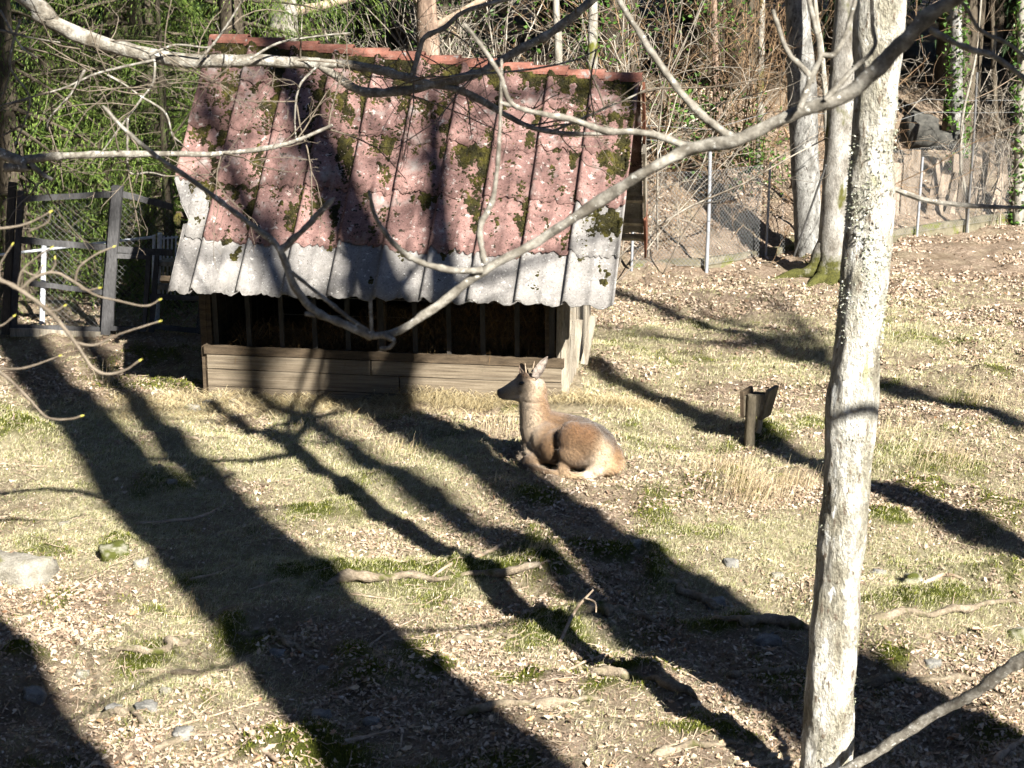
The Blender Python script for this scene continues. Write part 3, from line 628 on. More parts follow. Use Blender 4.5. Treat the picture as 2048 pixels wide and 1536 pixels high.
def spruce(x, y, k, rot, sc, label, dark=False, group=None):
    m1, m2 = (SPD if dark else SPR)[k]
    e = thing('spruce_tree', (x, y, float(g(x, y))-.1), label, 'spruce', group)
    for nm, m in (('trunk', m1), ('crown', m2)):
        o = bpy.data.objects.new(nm, m); col.objects.link(o); o.parent = e
    e.rotation_euler = (0, 0, rot); e.scale = (sc, sc, sc*1.0); return e
for x, y, k, rot, sc, lb in [(-6.6, 21.4, 0, .3, 1.0, 'green spruce behind the left end of the wooden fence'), (-5.0, 22.4, 1, 1.9, 1.0, 'drooping green spruce behind the grey fence post'), (-3.7, 21.9, 2, 4.0, .95, 'green spruce close behind the left gable of the shed'),
                             (-8.6, 23.4, 1, 2.2, 1.1, 'spruce at the far left edge of the picture'), (-6.0, 25.2, 0, 5.0, 1.15, 'taller spruce behind the front row at left'), (-3.9, 25.0, 1, 3.3, 1.1, 'spruce behind the shed roof at upper left'), (-4.45, 20.9, 2, 5.2, .42, 'small young spruce just behind the fence gate')]:
    spruce(x, y, k, rot, sc, lb)
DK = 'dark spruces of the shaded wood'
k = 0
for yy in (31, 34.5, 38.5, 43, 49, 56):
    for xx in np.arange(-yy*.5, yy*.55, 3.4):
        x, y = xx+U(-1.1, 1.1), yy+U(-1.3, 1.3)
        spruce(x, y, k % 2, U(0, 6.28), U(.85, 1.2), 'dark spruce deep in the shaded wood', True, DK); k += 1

RING = 'added spruces around the viewer that block sky light'  # added mostly out of view to cut sky fill, leaving a sun gap
ring = [(-11.5-U(0, 3), yy+U(-1, 1), U(.95, 1.15)) for yy in np.arange(-16, 28, 3.3)]+[(-17-U(0, 3), yy+U(-1, 1), U(1, 1.2)) for yy in np.arange(-16, 30, 4.5)]
ring += [(xx+U(-1, 1), -21-U(0, 3), U(.85, .98)) for xx in np.arange(-18, 34, 3.4)]+[(xx+U(-1, 1), -28-U(0, 4), U(.9, 1.1)) for xx in np.arange(-22, 40, 4.2)]
ring += [(21.5+U(0, 3), yy+U(-1, 1), U(.8, .95)) for yy in np.arange(-18, 34, 3.4)]+[(28+U(0, 3), yy+U(-1, 1), U(.9, 1.1)) for yy in np.arange(-18, 34, 4.4)]
ring += [(xx+U(-1, 1), -9-U(0, 2), U(1, 1.2)) for xx in np.arange(-14, -2, 3.2)]+[(-8.6-U(0, 1.2), yy+U(-.8, .8), U(1, 1.2)) for yy in np.arange(-8, 14, 3.2)]
ring += [(14.5+U(0, 1.5), yy+U(-.8, .8), U(1, 1.15)) for yy in np.arange(25, 36, 3.2)]+[(19+U(0, 2), yy+U(-1, 1), U(1, 1.15)) for yy in np.arange(24, 36, 3.4)]
for k, (x, y, sc) in enumerate(ring): spruce(x, y, k % 2, U(0, 6.28), sc*(.9 if k % 2 else 1), 'tall dark spruce added around the clearing to block sky light', True, RING)

# ------------------------------------------------------------------ trees with bare crowns
def pxr(p, rpx): return rpx*proj(p)[2]/F
def bare_crown(mb, pts, rad, nl, L, lo=.45, levels=None, up=.5):
    pts = A(pts, float); cum = np.concatenate([[0], np.cumsum(np.linalg.norm(np.diff(pts, axis=0), axis=1))]); t = (lo+(1-lo)*U(0, 1, nl))*cum[-1]
    st = np.stack([np.interp(t, cum, pts[:, i]) for i in range(3)], -1); r = np.interp(t, cum, rad)
    a = U(0, 6.28, nl); d = np.stack([np.cos(a), np.sin(a), U(up*.3, up*1.6, nl)], -1)
    out = grow(st, d, L*U(.6, 1.15, nl), r*U(.3, .55, nl), levels or [(5, .55, .9, .55, .03, .14), (5, .5, .9, .5, .02, .16), (4, .5, .9, .55, 0, .2)], 6, .13, .05)
    for i, (Pp, Rp, _) in enumerate(out): mb.tubes(Pp, Rp, 6 if i == 0 else (4 if i == 1 else 3))
def bare_tree(name, label, pts, rad, mt, nl=12, L=4.0, lo=.45, sides=20, cat='tree', group=None, rough=.06, levels=None, seed=1):
    e = thing(name, pts[0], label, cat, group)
    MB().limb(pts, rad, sides, 10, rough, seed).build('trunk', M[mt], e, smooth=True)
    if nl:
        b = MB(); bare_crown(b, pts, rad, nl, L, lo, levels); b.build('branches', M['twig'], e, smooth=True)
    return e
# the pale lichen-covered trunk in the right foreground
pt = [(1640,1700),(1646,1600),(1656,1440),(1672,1200),(1692,960),(1712,740),(1734,500),(1746,280),(1756,80),(1768,-120),(1786,-420),(1800,-800),(1815,-1300)]
hw = [58,51,49,48,47,46,44.5,44,47,50,47,40,32]
pp = [W3(x, y, 7.95-.00002*(1500-y)) for x, y in pt]; rr = [pxr(p, h) for p, h in zip(pp, hw)]
pale = thing('lichen_tree', pp[1], 'pale lichen-crusted tree trunk standing in the right foreground', 'tree')
MB().limb(pp, rr, 90, 50, .085, 3, True, .022).build('trunk', M['bark_lichen'], pale, smooth=True)
b = MB(); bare_crown(b, pp[-4:], rr[-4:], 9, 2.6, .3); b.build('branches', M['twig'], pale, smooth=True)
b = MB()                                                          # leafy lichen tufts on the bark
pa, ra = A(pp), A(rr)
n = 5200; f = np.concatenate([rng.normal(6.05, .5, 3900), U(.5, 9.2, 1300)]); f = np.clip(f, .3, 9.5); i = f.astype(int); ff = (f-i)[:, None]
cen = pa[i]*(1-ff)+pa[i+1]*ff; r_ = ra[i]*(1-ff[:, 0])+ra[i+1]*ff[:, 0]; th = U(0, 6.28, n)
x = cen[:, 0]+np.cos(th)*r_*1.03; y = cen[:, 1]+np.sin(th)*r_*1.03
k = fbm(th*1.5, f*2.2, 91, 3) > U(-.25, .25, n)
lmesh = MB(); leaves(lmesh, x[k], y[k], cen[k, 2], U(.007, .019, k.sum()), LEAF2, LEAF2F, 1.2)
M['lichen'] = islands('lichen', [(0, (.22, .24, .16)), (.6, (.38, .40, .33)), (1, (.52, .53, .48))], .9)
lo_ = lmesh.build('lichen_tufts', M['lichen'], pale); lo_['kind'] = 'stuff'
def twig_px(mb, pts, r0, r1, Y, sides=7, bud=None, sub=5, budr=1.5):
    p = [W3(q[0], q[1], q[2] if len(q) > 2 else Y) for q in pts]; n = len(p)
    r = [pxr(v, r0+(r1-r0)*i/(n-1)) for i, v in enumerate(p)]
    mb.limb(p, r, sides, sub+4, .18, int(pts[0][0]) % 50)
    if bud is not None:
        d = nrm(p[-1]-p[-2]); e = p[-1]; bud.limb([e-d*r[-1]*1.5, e+d*r[-1]*1.5, e+d*r[-1]*4.2], [r[-1]*.9, r[-1]*budr, r[-1]*.25], 6, 3, 0)
    return p
b = MB(); twig_px(b, [(1775,372,7.95),(1850,400,7.85),(1950,412,7.8),(2070,416,7.8)], 6, 3.5, 7.9); b.build('side_twig', M['branch'], pale)
# two grey trunks by the right fence
gtr = lambda L, Y: [W3(x, y, Y) for x, y in L]
p = gtr([(1622,525),(1618,470),(1610,330),(1604,180),(1594,0),(1575,-250),(1560,-700),(1550,-1300)], 24.2)
bare_tree('grey_tree', 'smooth grey tree trunk behind the fence, left of the moss-footed trunk', p, [pxr(q, h) for q, h in zip(p, [34,29,27,29,25,23,18,10])], 'bark_grey', 10, 4, .6, 24, seed=4)
p = gtr([(1668,560),(1668,520),(1670,440),(1680,280),(1690,120),(1698,0),(1712,-250),(1730,-700),(1740,-1300)], 22.9)
mt_ = bare_tree('moss_foot_tree', 'mottled grey tree with flaring moss-covered foot beside the fence', p, [pxr(q, h) for q, h in zip(p, [52,37,31,30,28,27,24,18,10])], 'bark_mossfoot', 10, 4, .6, 24, seed=6)
fb = MB(); q0 = p[1]
for dx_, dy_ in ((-.9, -.05), (-.45, -.4), (.1, -.5), (.55, -.3)):
    l_ = math.hypot(dx_, dy_); zz_ = [float(g(q0[0]+dx_*t, q0[1]+dy_*t)) for t in (.35, .7, 1.1)]
    fb.limb([q0+A([dx_*.12, dy_*.12, .42]), A([q0[0]+dx_*.35, q0[1]+dy_*.35, zz_[0]+.10]), A([q0[0]+dx_*.7, q0[1]+dy_*.7, zz_[1]+.02]), A([q0[0]+dx_*1.1, q0[1]+dy_*1.1, zz_[2]-.08])], [.09, .11, .07, .03], 10, 6, .25, int(dx_*10) % 7)
fb.build('root', M['bark_mossfoot'], mt_, smooth=True)
# thinner trunks of the background
for nm, lb, xy, hw_, Y, m in [
    ('mossy_tree', 'pale trunk with broad mossy stripe rising behind the left of the roof', [(570,330),(569,100),(568,0),(566,-500),(560,-1000)], 32, 23.6, 'bark_moss'),
    ('rosy_tree', 'pinkish peeling trunk rising behind the middle of the roof ridge', [(860,330),(857,100),(853,0),(850,-500),(846,-1000)], 27, 23.0, 'bark_pink'),
    ('slim_tree', 'slim pale straight trunk behind the right half of the roof', [(1120,330),(1117,120),(1112,0),(1108,-500),(1100,-1000)], 9, 22.6, 'bark_pale'),
    ('slim_tree', 'moss-tinged slender trunk nearest the right end of the ridge', [(1184,330),(1185,130),(1186,0),(1187,-500),(1186,-1000)], 12, 22.9, 'bark_moss'),
    ('slim_tree', 'slender greenish trunk left of the smooth grey tree', [(1516,420),(1520,190),(1524,0),(1527,-500),(1530,-1000)], 8, 27.5, 'bark_moss'),
    ('slim_tree', 'thin leaning pale stem between the two grey trunks', [(1662,460),(1654,250),(1643,100),(1630,0),(1610,-300),(1600,-600)], 7, 25.5, 'bark_pale'),
    ('slim_tree', 'brown stem standing in the bramble right of the roof', [(1440,420),(1434,240),(1430,100),(1428,0),(1424,-400),(1420,-900)], 9, 26.5, 'bark_pink'),
    ('ivy_tree', 'ivy-clad trunk in the shade right of the pale foreground trunk', [(1918,380),(1914,200),(1912,0),(1908,-400),(1905,-900)], 15, 29.5, 'bark_grey'),
    ('ivy_tree', 'pale ivy-wrapped trunk cut by the right edge', [(2040,420),(2044,200),(2046,0),(2048,-400),(2050,-900)], 13, 27.6, 'bark_pale'),
    ('sapling', 'crooked sapling growing before the old palisade', [(1935,470),(1934,400),(1922,330),(1926,230),(1950,120),(1962,0),(1970,-200)], 4.5, 27.0, 'bark_pale'),
    ('slim_tree', 'dark bare stem at upper right beside the ivy trunk', [(1995,420),(1990,200),(1984,0),(1975,-400),(1970,-700)], 6, 30.5, 'bark_dark')]:
    p = gtr(xy, Y); p[0][2] = float(g(p[0][0], p[0][1]))-.2
    e = bare_tree(nm, lb, p, [pxr(q, hw_)*(1-.12*i) for i, q in enumerate(p)], m, 8 if hw_ > 10 else 5, 2.6, .35, 12, seed=int(xy[0][0]) % 9)
    if nm == 'ivy_tree' or 'mossy stripe' in lb:
        b = MB(); n = 900 if nm == 'ivy_tree' else 0
        if n:
            pa = A(p); f = U(.0, 2.6, n); i = f.astype(int); ff = (f-i)[:, None]; c = pa[i]*(1-ff)+pa[i+1]*ff; th = U(0, 6.28, n); r_ = pxr(p[1], hw_)*U(.9, 1.8, n)
            leaves(b, c[:, 0]+np.cos(th)*r_, c[:, 1]+np.sin(th)*r_, c[:, 2], U(.06, .12, n), LEAF2, LEAF2F, 1.0); io = b.build('ivy', M['ivy'], e); io['kind'] = 'stuff'

# brushwood that fills the wood edge
def thicket(name, lb, boxes, mt):
    b = MB()
    for x0, x1, y0, y1, n, L0, L1, up, r in boxes:
        x, y = U(x0, x1, n), U(y0, y1, n); st = np.stack([x, y, g(x, y)-.05], -1)
        d = np.stack([rng.normal(0, .45, n), rng.normal(0, .35, n), U(.5, 1.3, n)*up], -1)
        out = grow(st, d, U(L0, L1, n), U(.5, 1.3, n)*r, [(6, .5, .9, .6, .0, .2), (5, .45, 1.0, .6, -.03, .25)], 6, .16, -.03)
        for i, (Pp, Rp, _) in enumerate(out): b.tubes(Pp, np.maximum(Rp, .0028), 4 if i == 0 else 3)
    tag(b.build(name, M[mt], smooth=True), lb, 'brushwood', None, 'stuff')
thicket('grey_brushwood', 'tangle of pale bare twigs behind the shed roof', [(-3.6, 2.2, 22.4, 26.0, 80, 2.6, 4.6, 1, .017), (-3.0, 1.8, 21.8, 23.5, 30, 2.5, 4, .8, .013)], 'twig_grey')
thicket('bramble', 'brown dry bramble stems on the bank right of the shed', [(1.6, 5.0, 25.2, 28.0, 64, 2.0, 4.2, 1.2, .013), (1.9, 4.6, 23.4, 25.4, 26, .5, 1.3, 1, .006)], 'twig_brown')
thicket('thin_scrub', 'thin leafless scrub between the pale trunk and the palisade', [(6.0, 9.8, 26.8, 31, 34, 1.4, 3.2, 1, .011)], 'twig_grey')
b = MB()
for cx, cy, cz, n, s in ((2.9, 25.6, 1.9, 700, .35), (3.9, 25.9, 1.4, 420, .3), (3.3, 27, 3.6, 500, .5), (1.2, 25, 3.4, 500, .5), (-.6, 26, 3.3, 420, .6)):
    leaves(b, rng.normal(cx, s, n), rng.normal(cy, s, n), rng.normal(cz, s*1.1, n), U(.05, .10, n), LEAF2, LEAF2F, 1.1)
tag(b.build('ivy_thicket', M['ivy']), 'glossy green ivy climbing through the brushwood behind the shed', 'ivy', None, 'stuff')

# ------------------------------------------------------------------ trees whose branches overhang and whose trunks stand beside and behind the viewer
def offtree(label, base, lean, r, h, nl, L, lo=.35, seed=1, mt='bark_grey'):
    z0 = float(g(*base)); pts = [(base[0]+lean[0]*t*t, base[1]+lean[1]*t*t, z0-.2+h*t) for t in (0, .06, .2, .4, .6, .8, 1)]
    rad = [r*1.35, r*1.08, r, r*.86, r*.66, r*.42, r*.12]
    return bare_tree('bare_tree', label, pts, rad, mt, nl, L, lo, 18, 'tree', 'bare trees around the viewpoint', .04, [(5, .55, .9, .55, .03, .14), (5, .5, .9, .5, .02, .16), (3, .5, .9, .5, 0, .2)], seed)
def onto(px, py, t): q = flat(px, py); return q-SDIR*t
rng = np.random.default_rng(21)
tA = offtree('budding tree at right whose long ringed branch sweeps across the picture', onto(1620, 1440, 6.2), (2.2, 0), .36, 15, 5, 3, .75, 2)
tB = offtree('tree at left whose lichened limb reaches over the shed roof', A([-5.2, 8.6]), (.3, 0), .20, 14, 10, 3.2, .5, 3)
tC = offtree('young tree at left with yellow-green budded twigs', A([-3.3, 4.7]), (.2, .2), .07, 6, 4, 1.2, .8, 4)
offtree('broad bare tree throwing the wide shadow on the left', onto(435, 1235, 11), (1.75, 1.0), .46, 24, 4, 4, .75, 5)
offtree('bare tree throwing the shadow band before the deer', onto(1400, 1185, 11), (.0, 0), .34, 24, 5, 4, .75, 6)
offtree('leaning bare tree throwing the second shadow at the bottom middle', onto(715, 1400, 12), (1.5, .8), .34, 20, 4, 3, .75, 11)
offtree('bare tree throwing the shadow at the lower left corner', onto(60, 1480, 11), (-.2, 0), .42, 22, 5, 4, .7, 7)
offtree('bare tree throwing the shadow at the right edge', onto(1960, 1080, 13), (.6, .3), .30, 22, 6, 4.5, .6, 8)
offtree('bare tree throwing branch shadows on the upper paddock', onto(1750, 760, 20), (0, 0), .30, 24, 7, 4.5, .6, 9)
offtree('bare tree throwing branch shadows on the shed roof', onto(555, 800, 24), (-.3, 0), .27, 27, 8, 4.5, .6, 10)
# the ringed branch of the right-hand tree
bA, buA = MB(), MB()
trunkA = A([onto(1620, 1440, 6.2)[0]+.35, onto(1620, 1440, 6.2)[1], 6.0])
main = [W3(x, y, Y) for x, y, Y in [(1890,8,4.75),(1800,90,4.8),(1700,185,4.85),(1600,222,4.9),(1470,280,4.95),(1380,298,5.0),(1290,345,5.0),(1200,402,5.05),(1080,480,5.1),(970,540,5.1),(880,608,5.1),(800,660,5.1),(745,672,5.1)]]
st_ = 2*main[0]-main[1]; main = [trunkA+(st_-trunkA)*f for f in (0, .45, .72, .86, .94)]+main
hw_ = [36,27,23,21,20,18.5,18,17,16,15,14.5,13,12.5,11,10.5,9.5,9,8]
b = bA; b.limb(main, [pxr(p, h)*.86 for p, h in zip(main, hw_)], 16, 14, .16, 8)
br = b.build('branch', M['branch'], tA, smooth=True); br['label'] = 'grey branch with pale rings sweeping down to the left'
for L_, r0, r1, bd in [([(745,672),(680,645),(630,622),(590,575),(562,505),(540,478),(470,425),(390,365),(310,310),(250,260),(215,222)], 10, 4, 1), ([(562,500),(595,470),(625,440),(652,412)], 8, 7, 1), ([(738,665),(690,630),(640,590),(588,548)], 5.5, 4, 1),
                       ([(630,630),(610,628)], 6, 5, 0), ([(770,672),(788,682),(778,695),(760,696)], 7, 4, 0), ([(743,665),(742,630),(741,606)], 5, 4, 1), ([(965,540),(900,540),(820,515),(770,465),(748,425),(741,396)], 8, 4.5, 1),
                       ([(970,525),(962,490),(962,450),(985,400),(995,330),(1000,240),(1003,130)], 8, 3.5, 1), ([(1385,296),(1290,266),(1210,262),(1140,238),(1030,212),(1000,150),(965,95),(936,58)], 9, 4.5, 1),
                       ([(1465,275),(1420,245),(1370,195),(1320,130),(1275,60),(1238,0),(1225,-40)], 10, 6, 0), ([(1000,205),(1010,208)], 5, 5, 1)]:
    bm_ = MB(); twig_px(bm_, L_, r0*.88, r1*.85, 5.08, 8, bm_ if bd else None, 5, 1.25); bm_.build('twig', M['branch'], tA, smooth=True)
for L_, r0, r1 in [([(1600,215),(1620,160),(1640,110),(1632,60),(1618,0),(1612,-40)], 8, 6), ([(1622,150),(1580,110),(1560,65),(1546,20)], 6, 5), ([(1640,110),(1668,108),(1690,70),(1710,0),(1715,-40)], 7, 5), ([(1628,165),(1600,130),(1600,125)], 5, 4), ([(1650,200),(1700,145),(1748,96),(1745,50),(1742,-20)], 6.5, 4.5),
                   ([(1860,60),(1930,95),(1985,112),(2040,150),(2075,190)], 7, 6), ([(1985,115),(1990,80),(1992,58)], 4, 3), ([(1890,20),(1905,25),(1893,40)], 6, 4), ([(1850,30),(1920,5),(1960,60),(2020,90),(2065,130)], 5, 4)]:
    bm_ = MB(); twig_px(bm_, L_, r0*.88, r1*.85, 4.85, 8, None, 5); bm_.build('twig', M['branch'], tA, smooth=True)
bm_ = MB(); twig_px(bm_, [(1660,1560,7.6),(1760,1500,7.55),(1860,1435,7.45),(1950,1385,7.3),(2010,1340,7.2),(2080,1295,7.1),(2200,1200,6.9)], 9, 13, 7.4, 12); 
tag(bm_.build('leaning_pole', M['branch'], smooth=True), 'grey leaning branch in the lower right corner behind the pale trunk foot', 'branch')
# the lichened limb over the roof, from the left-hand tree
tbp = A([-5.1, 8.65, 6.0])
def limbB(L_, r0, r1, Y, start=None, lab=None, sides=10):
    p = [W3(q[0], q[1], Y) for q in L_]; n = len(p); r = [pxr(v, r0+(r1-r0)*i/(n-1)) for i, v in enumerate(p)]
    if start is not None: p = [start]+p; r = [r[0]*1.3]+r
    bm_ = MB(); bm_.limb(p, r, sides, 10, .16, int(L_[0][0]) % 31)
    tm_ = None
    if r0 > 2.5:                                                   # fine side twigs along the limb
        tm_ = MB(); pa_ = A(p); m_ = int(2+len(p)*(1.1 if r0 > 5 else .4)); f_ = U(.3 if start is None else 1.2, len(p)-1.01, m_); i_ = f_.astype(int); ff_ = (f_-i_)[:, None]; st_ = pa_[i_]*(1-ff_)+pa_[i_+1]*ff_
        for j_, (Pp, Rp, _) in enumerate(grow(st_, rng.normal(0, 1, (m_, 3))+nrm(pa_[i_+1]-pa_[i_])*.7, U(.25, .7, m_), U(.003, .0055, m_), [(3, .55, .9, .65, -.01, .16), (2, .5, .9, .7, 0, .2)], 6, .16, -.03)): tm_.tubes(Pp, np.maximum(Rp, .0012), 4)
    o = bm_.build('branch', M['bark_limb' if r0 > 12 else 'branch'], tB, smooth=True)
    if tm_: tm_.build('fine_twigs', M['twig_red'], o, smooth=True)['kind'] = 'stuff'
    if lab: o['label'] = lab
    return p
P1 = limbB([(10,-30),(70,25),(150,65),(250,100),(380,122),(500,120),(640,126)], 18, 11, 8.6, tbp, 'thick lichened limb across the top left')
limbB([(640,126),(740,135),(830,160),(930,185),(1030,240),(1090,262),(1180,268),(1290,262)], 10, 3, 8.6)
limbB([(640,130),(720,180),(800,182),(880,165),(960,145),(1030,105),(1110,60),(1190,-5),(1230,-40)], 9, 8.5, 8.6)
limbB([(820,165),(836,110),(850,75),(890,55),(925,25),(1000,2),(1060,-10)], 6, 4, 8.6)
limbB([(-20,300),(10,335),(45,322),(120,312),(230,308),(330,308),(430,308),(540,295),(600,278),(665,250)], 10, 3, 8.4, A([-5.0, 8.6, 4.2]))
limbB([(60,325),(80,345),(105,360)], 6, 4, 8.4)
for L_ in [[(310,120),(200,145),(130,175),(60,195),(0,212)], [(310,125),(306,165),(285,195),(255,235),(225,275),(200,310)], [(285,195),(330,225),(345,270),(362,285)], [(255,235),(255,300),(260,345),(300,345),(330,352)], [(170,140),(140,190),(100,235),(95,260)], [(215,150),(250,170),(285,195)],
           [(40,40),(20,130),(60,200),(30,290)], [(640,128),(600,170),(590,230),(592,280)], [(860,160),(930,150),(1050,140),(1150,120),(1200,95)], [(1100,265),(1180,230),(1260,195),(1290,180)], [(500,118),(560,85),(640,72),(700,66)], [(400,120),(440,70),(470,25),(490,-10)], [(300,110),(350,90),(410,95),(430,88)],
           [(0,60),(60,75),(120,85)], [(0,20),(40,90),(75,115)]]:
    limbB(L_, 3.0, 1.5, 8.5, None, None, 5)
# budded twigs of the young tree, lower left
for L_, r0, r1 in [([(-60,540),(0,560),(40,580),(100,625),(150,685),(185,735),(215,748),(250,740),(278,722)], 9, 3.5), ([(40,580),(70,555),(110,545),(150,565),(190,590),(230,600),(290,612),(318,600)], 6, 3), ([(150,685),(190,690),(240,668),(318,643)], 4.5, 3), ([(150,565),(158,535),(190,510),(226,494)], 4.5, 3), ([(150,565),(170,580),(197,576)], 4, 3),
                   ([(35,575),(45,540),(80,510),(102,496)], 4, 3), ([(0,560),(0,530),(24,490)], 4, 3), ([(-40,460),(20,455),(60,445),(100,424)], 4.5, 3), ([(60,462),(95,445),(100,426)], 3, 2.5), ([(-40,735),(30,738),(70,730),(118,712)], 4, 3), ([(-30,720),(20,760),(60,800),(95,835),(140,838),(162,832)], 5, 3), ([(-20,655),(5,650),(27,633)], 4, 3), ([(85,620),(110,622),(128,612)], 4, 3), ([(100,545),(110,530),(110,518)], 3, 3), ([(45,540),(70,550),(85,532)], 3, 3)]:
    bm_ = MB(); bd_ = MB(); twig_px(bm_, L_, r0*.62, r1*.55, 4.7, 7, bd_, 5, 1.15); o = bm_.build('twig', M['twig_red'], tC, smooth=True); bo = bd_.build('bud', M['bud'], o)
bm_ = MB(); bm_.limb([A([-3.25, 4.75, 2.6]), W3(-160, 600, 4.7), W3(-60, 540, 4.7)], [.03, .018, .013], 7, 5, .05); bm_.build('twig', M['branch'], tC, smooth=True)
for a in ((-40, 460), (-40, 735), (-30, 720), (-20, 655)):
    bm_ = MB(); bm_.limb([W3(-190, 620, 4.7), W3(*a, 4.7)], [.012, .0062], 6, 4, .05); bm_.build('twig', M['branch'], tC, smooth=True)

# ------------------------------------------------------------------ fences
def mesh_panel(a, b, h0, h1, pitch=.07, r=.0018):          # chain link between two uprights, a and b on the ground
    a, b = A(a, float), A(b, float); L = np.linalg.norm((b-a)[:2]); d = (b-a)/L; hgt = h1-h0
    P_, R_ = [], []
    for sgn in (1, -1):
        for k in np.arange(-hgt, L+hgt, pitch):
            x0, x1 = k, k+sgn*hgt; t0, t1 = 0., 1.
            if sgn > 0: lo, hi = max(0, -k), min(hgt, L-k); 
            else: lo, hi = max(0, k-L), min(hgt, k)
            if hi-lo < .02: continue
            q = lambda t: a+d*(k+sgn*t)+A([0, 0, h0+t])
            P_.append([q(lo), q(hi)]); R_.append([r, r])
    for z in (h0, h1): P_.append([a+A([0, 0, z]), b+A([0, 0, z])]); R_.append([r*1.3]*2)
    return MB().tubes(np.array(P_), np.array(R_), 3)
fence = thing('chain_link_fence', W3(1410, 545, 23), 'wire mesh fence on slim metal posts climbing to the right', 'fence')
stn = [(1262, 548), (1412, 543), (1530, 523), (1640, 508), (1735, 492), (1832, 476), (1932, 460), (2062, 440)]
sp_ = [flat(*q) for q in stn]; sp3 = [A([q[0], q[1], 0.0]) for q in sp_]
for i in range(len(sp3)-1):
    mesh_panel(sp3[i], sp3[i+1], .10, 1.46, .066, .0022 if i < 2 else .0015).build('wire_mesh', M['wire_light'], fence)
    MB().beam(sp3[i]+A([0, .12, .02]), sp3[i+1]+A([0, .12, .02]), .30, .10, (0, 1, 0), .012, 6).build('kerb', M['concrete'], fence)
for i, (h, m, r) in enumerate([(1.7, 'metal_post', .02), (1.78, 'metal_post', .027), (1.5, 'metal_post', .018), (1.25, 'metal_post', .022), (1.5, 'metal_post', .02), (1.32, 'metal_post', .022), (2.6, 'metal_dark', .022), (1.6, 'metal_post', .03)]):
    MB().limb([sp3[i]+A([0, -.03, -.2]), sp3[i]+A([.01, -.03, h*.5]), sp3[i]+A([.015*(i % 3-1), -.03, h])], [r]*3, 8, 3, 0).build('post', M[m], fence, smooth=True)
for z in (1.95, 2.15):
    wp = [p+A([0, -.03, z-.1*math.sin(i*2.1)]) for i, p in enumerate(sp3)]; MB().tubes(np.array(wp), np.full(len(wp), .004), 4).build('strand', M['wire'], fence)
q0, q1 = W3(1652, 330, 22.6), W3(1588, 512, 23.2); MB().limb([q0, (q0+q1)/2, q1], [.016]*3, 7, 3, 0).build('strut', M['metal_dark'], fence)
# old palisade of boards behind the fence
palis = thing('old_palisade', W3(1900, 455, 28.5), 'row of weathered old boards leaning against the bank behind the fence', 'palisade')
xs = 1782; k = 0
while xs < 2050:
    wd = U(9, 21); Yb = 26.9+(xs-1782)*.0068; top = 305+U(-22, 34)+(xs-1782)*.11*(1 if xs > 1840 else .2)
    if 1850 < xs < 1880: top += 30
    q0 = W3(xs, 470-(xs-1790)*.07+18, Yb); q1 = W3(xs+U(12, 40)*(.4 if xs < 1840 else 1), top, Yb+.22)
    MB().beam(q0, q1, wd*proj(q0)[2]/F, .05, (0, 1, .1), .012, 5).build('board', M['wood_palis'], palis); xs += wd+U(1, 7)
for px, py, sx, lb, Y in ((1835, 262, 55, 'dark boulder above the old palisade', 28.6), (1890, 285, 40, 'smaller dark rock right of the bank boulder', 29.0)):
    pass
# wooden frame fence and door on the left
wf = thing('wooden_fence', W3(215, 660, 19), 'grey timber frame fence with wire mesh and a narrow door frame at left', 'fence')
YF = 19.0
def bar(nm, a, b, w, t, m, par, dy=0.0): return MB().beam(W3(*a, YF+dy), W3(*b, YF+dy), w, t, (0, 1, 0), .005, 6).build(nm, M[m], par)
bar('post', (25, 365), (12, 668), .085, .08, 'wood_black', wf, -.05); bar('post', (42, 382), (26, 668), .07, .07, 'wood_grey', wf)
bar('post', (236, 372), (212, 668), .115, .10, 'wood_grey', wf, -.03); bar('post', (228, 372), (204, 668), .05, .12, 'wood_grey', wf, .07); bar('post', (405, 592), (398, 675), .075, .07, 'wood_grey', wf, .1)
for a, b, w_ in (((44, 398), (232, 388), .065), ((236, 386), (345, 414), .065), ((38, 480), (222, 496), .07), ((224, 498), (345, 506), .075), ((60, 566), (212, 585), .055), ((30, 655), (208, 660), .07), ((300, 592), (400, 596), .05), ((300, 652), (400, 662), .05)): bar('rail', a, b, w_, .05, 'wood_grey', wf)
bar('sill_board', (20, 664), (205, 672), .10, .03, 'wood_old', wf, -.06)
df = bar('door_frame', (230, 510), (222, 660), .055, .05, 'wood_grey', wf, -.06)
for a, b in (((298, 512), (288, 660)), ((228, 512), (300, 514)), ((222, 656), (292, 658))): bar('door_frame', a, b, .05, .05, 'wood_grey', wf, -.06)
bar('post', (314, 508), (303, 664), .055, .06, 'wood_grey', wf, 0)
for (xa, xb, za, zb) in ((30, 212, 660, 396), (232, 400, 660, 506), (240, 345, 500, 400)):
    a_, b_ = W3(xa, za, YF+.04), W3(xb, za, YF+.04); top = W3(xa, zb, YF+.04)[2]
    a_[2] = b_[2] = 0; mesh_panel(a_, b_, W3(xa, za, YF)[2], top, .075, .0014).build('wire_mesh', M['wire'], wf)
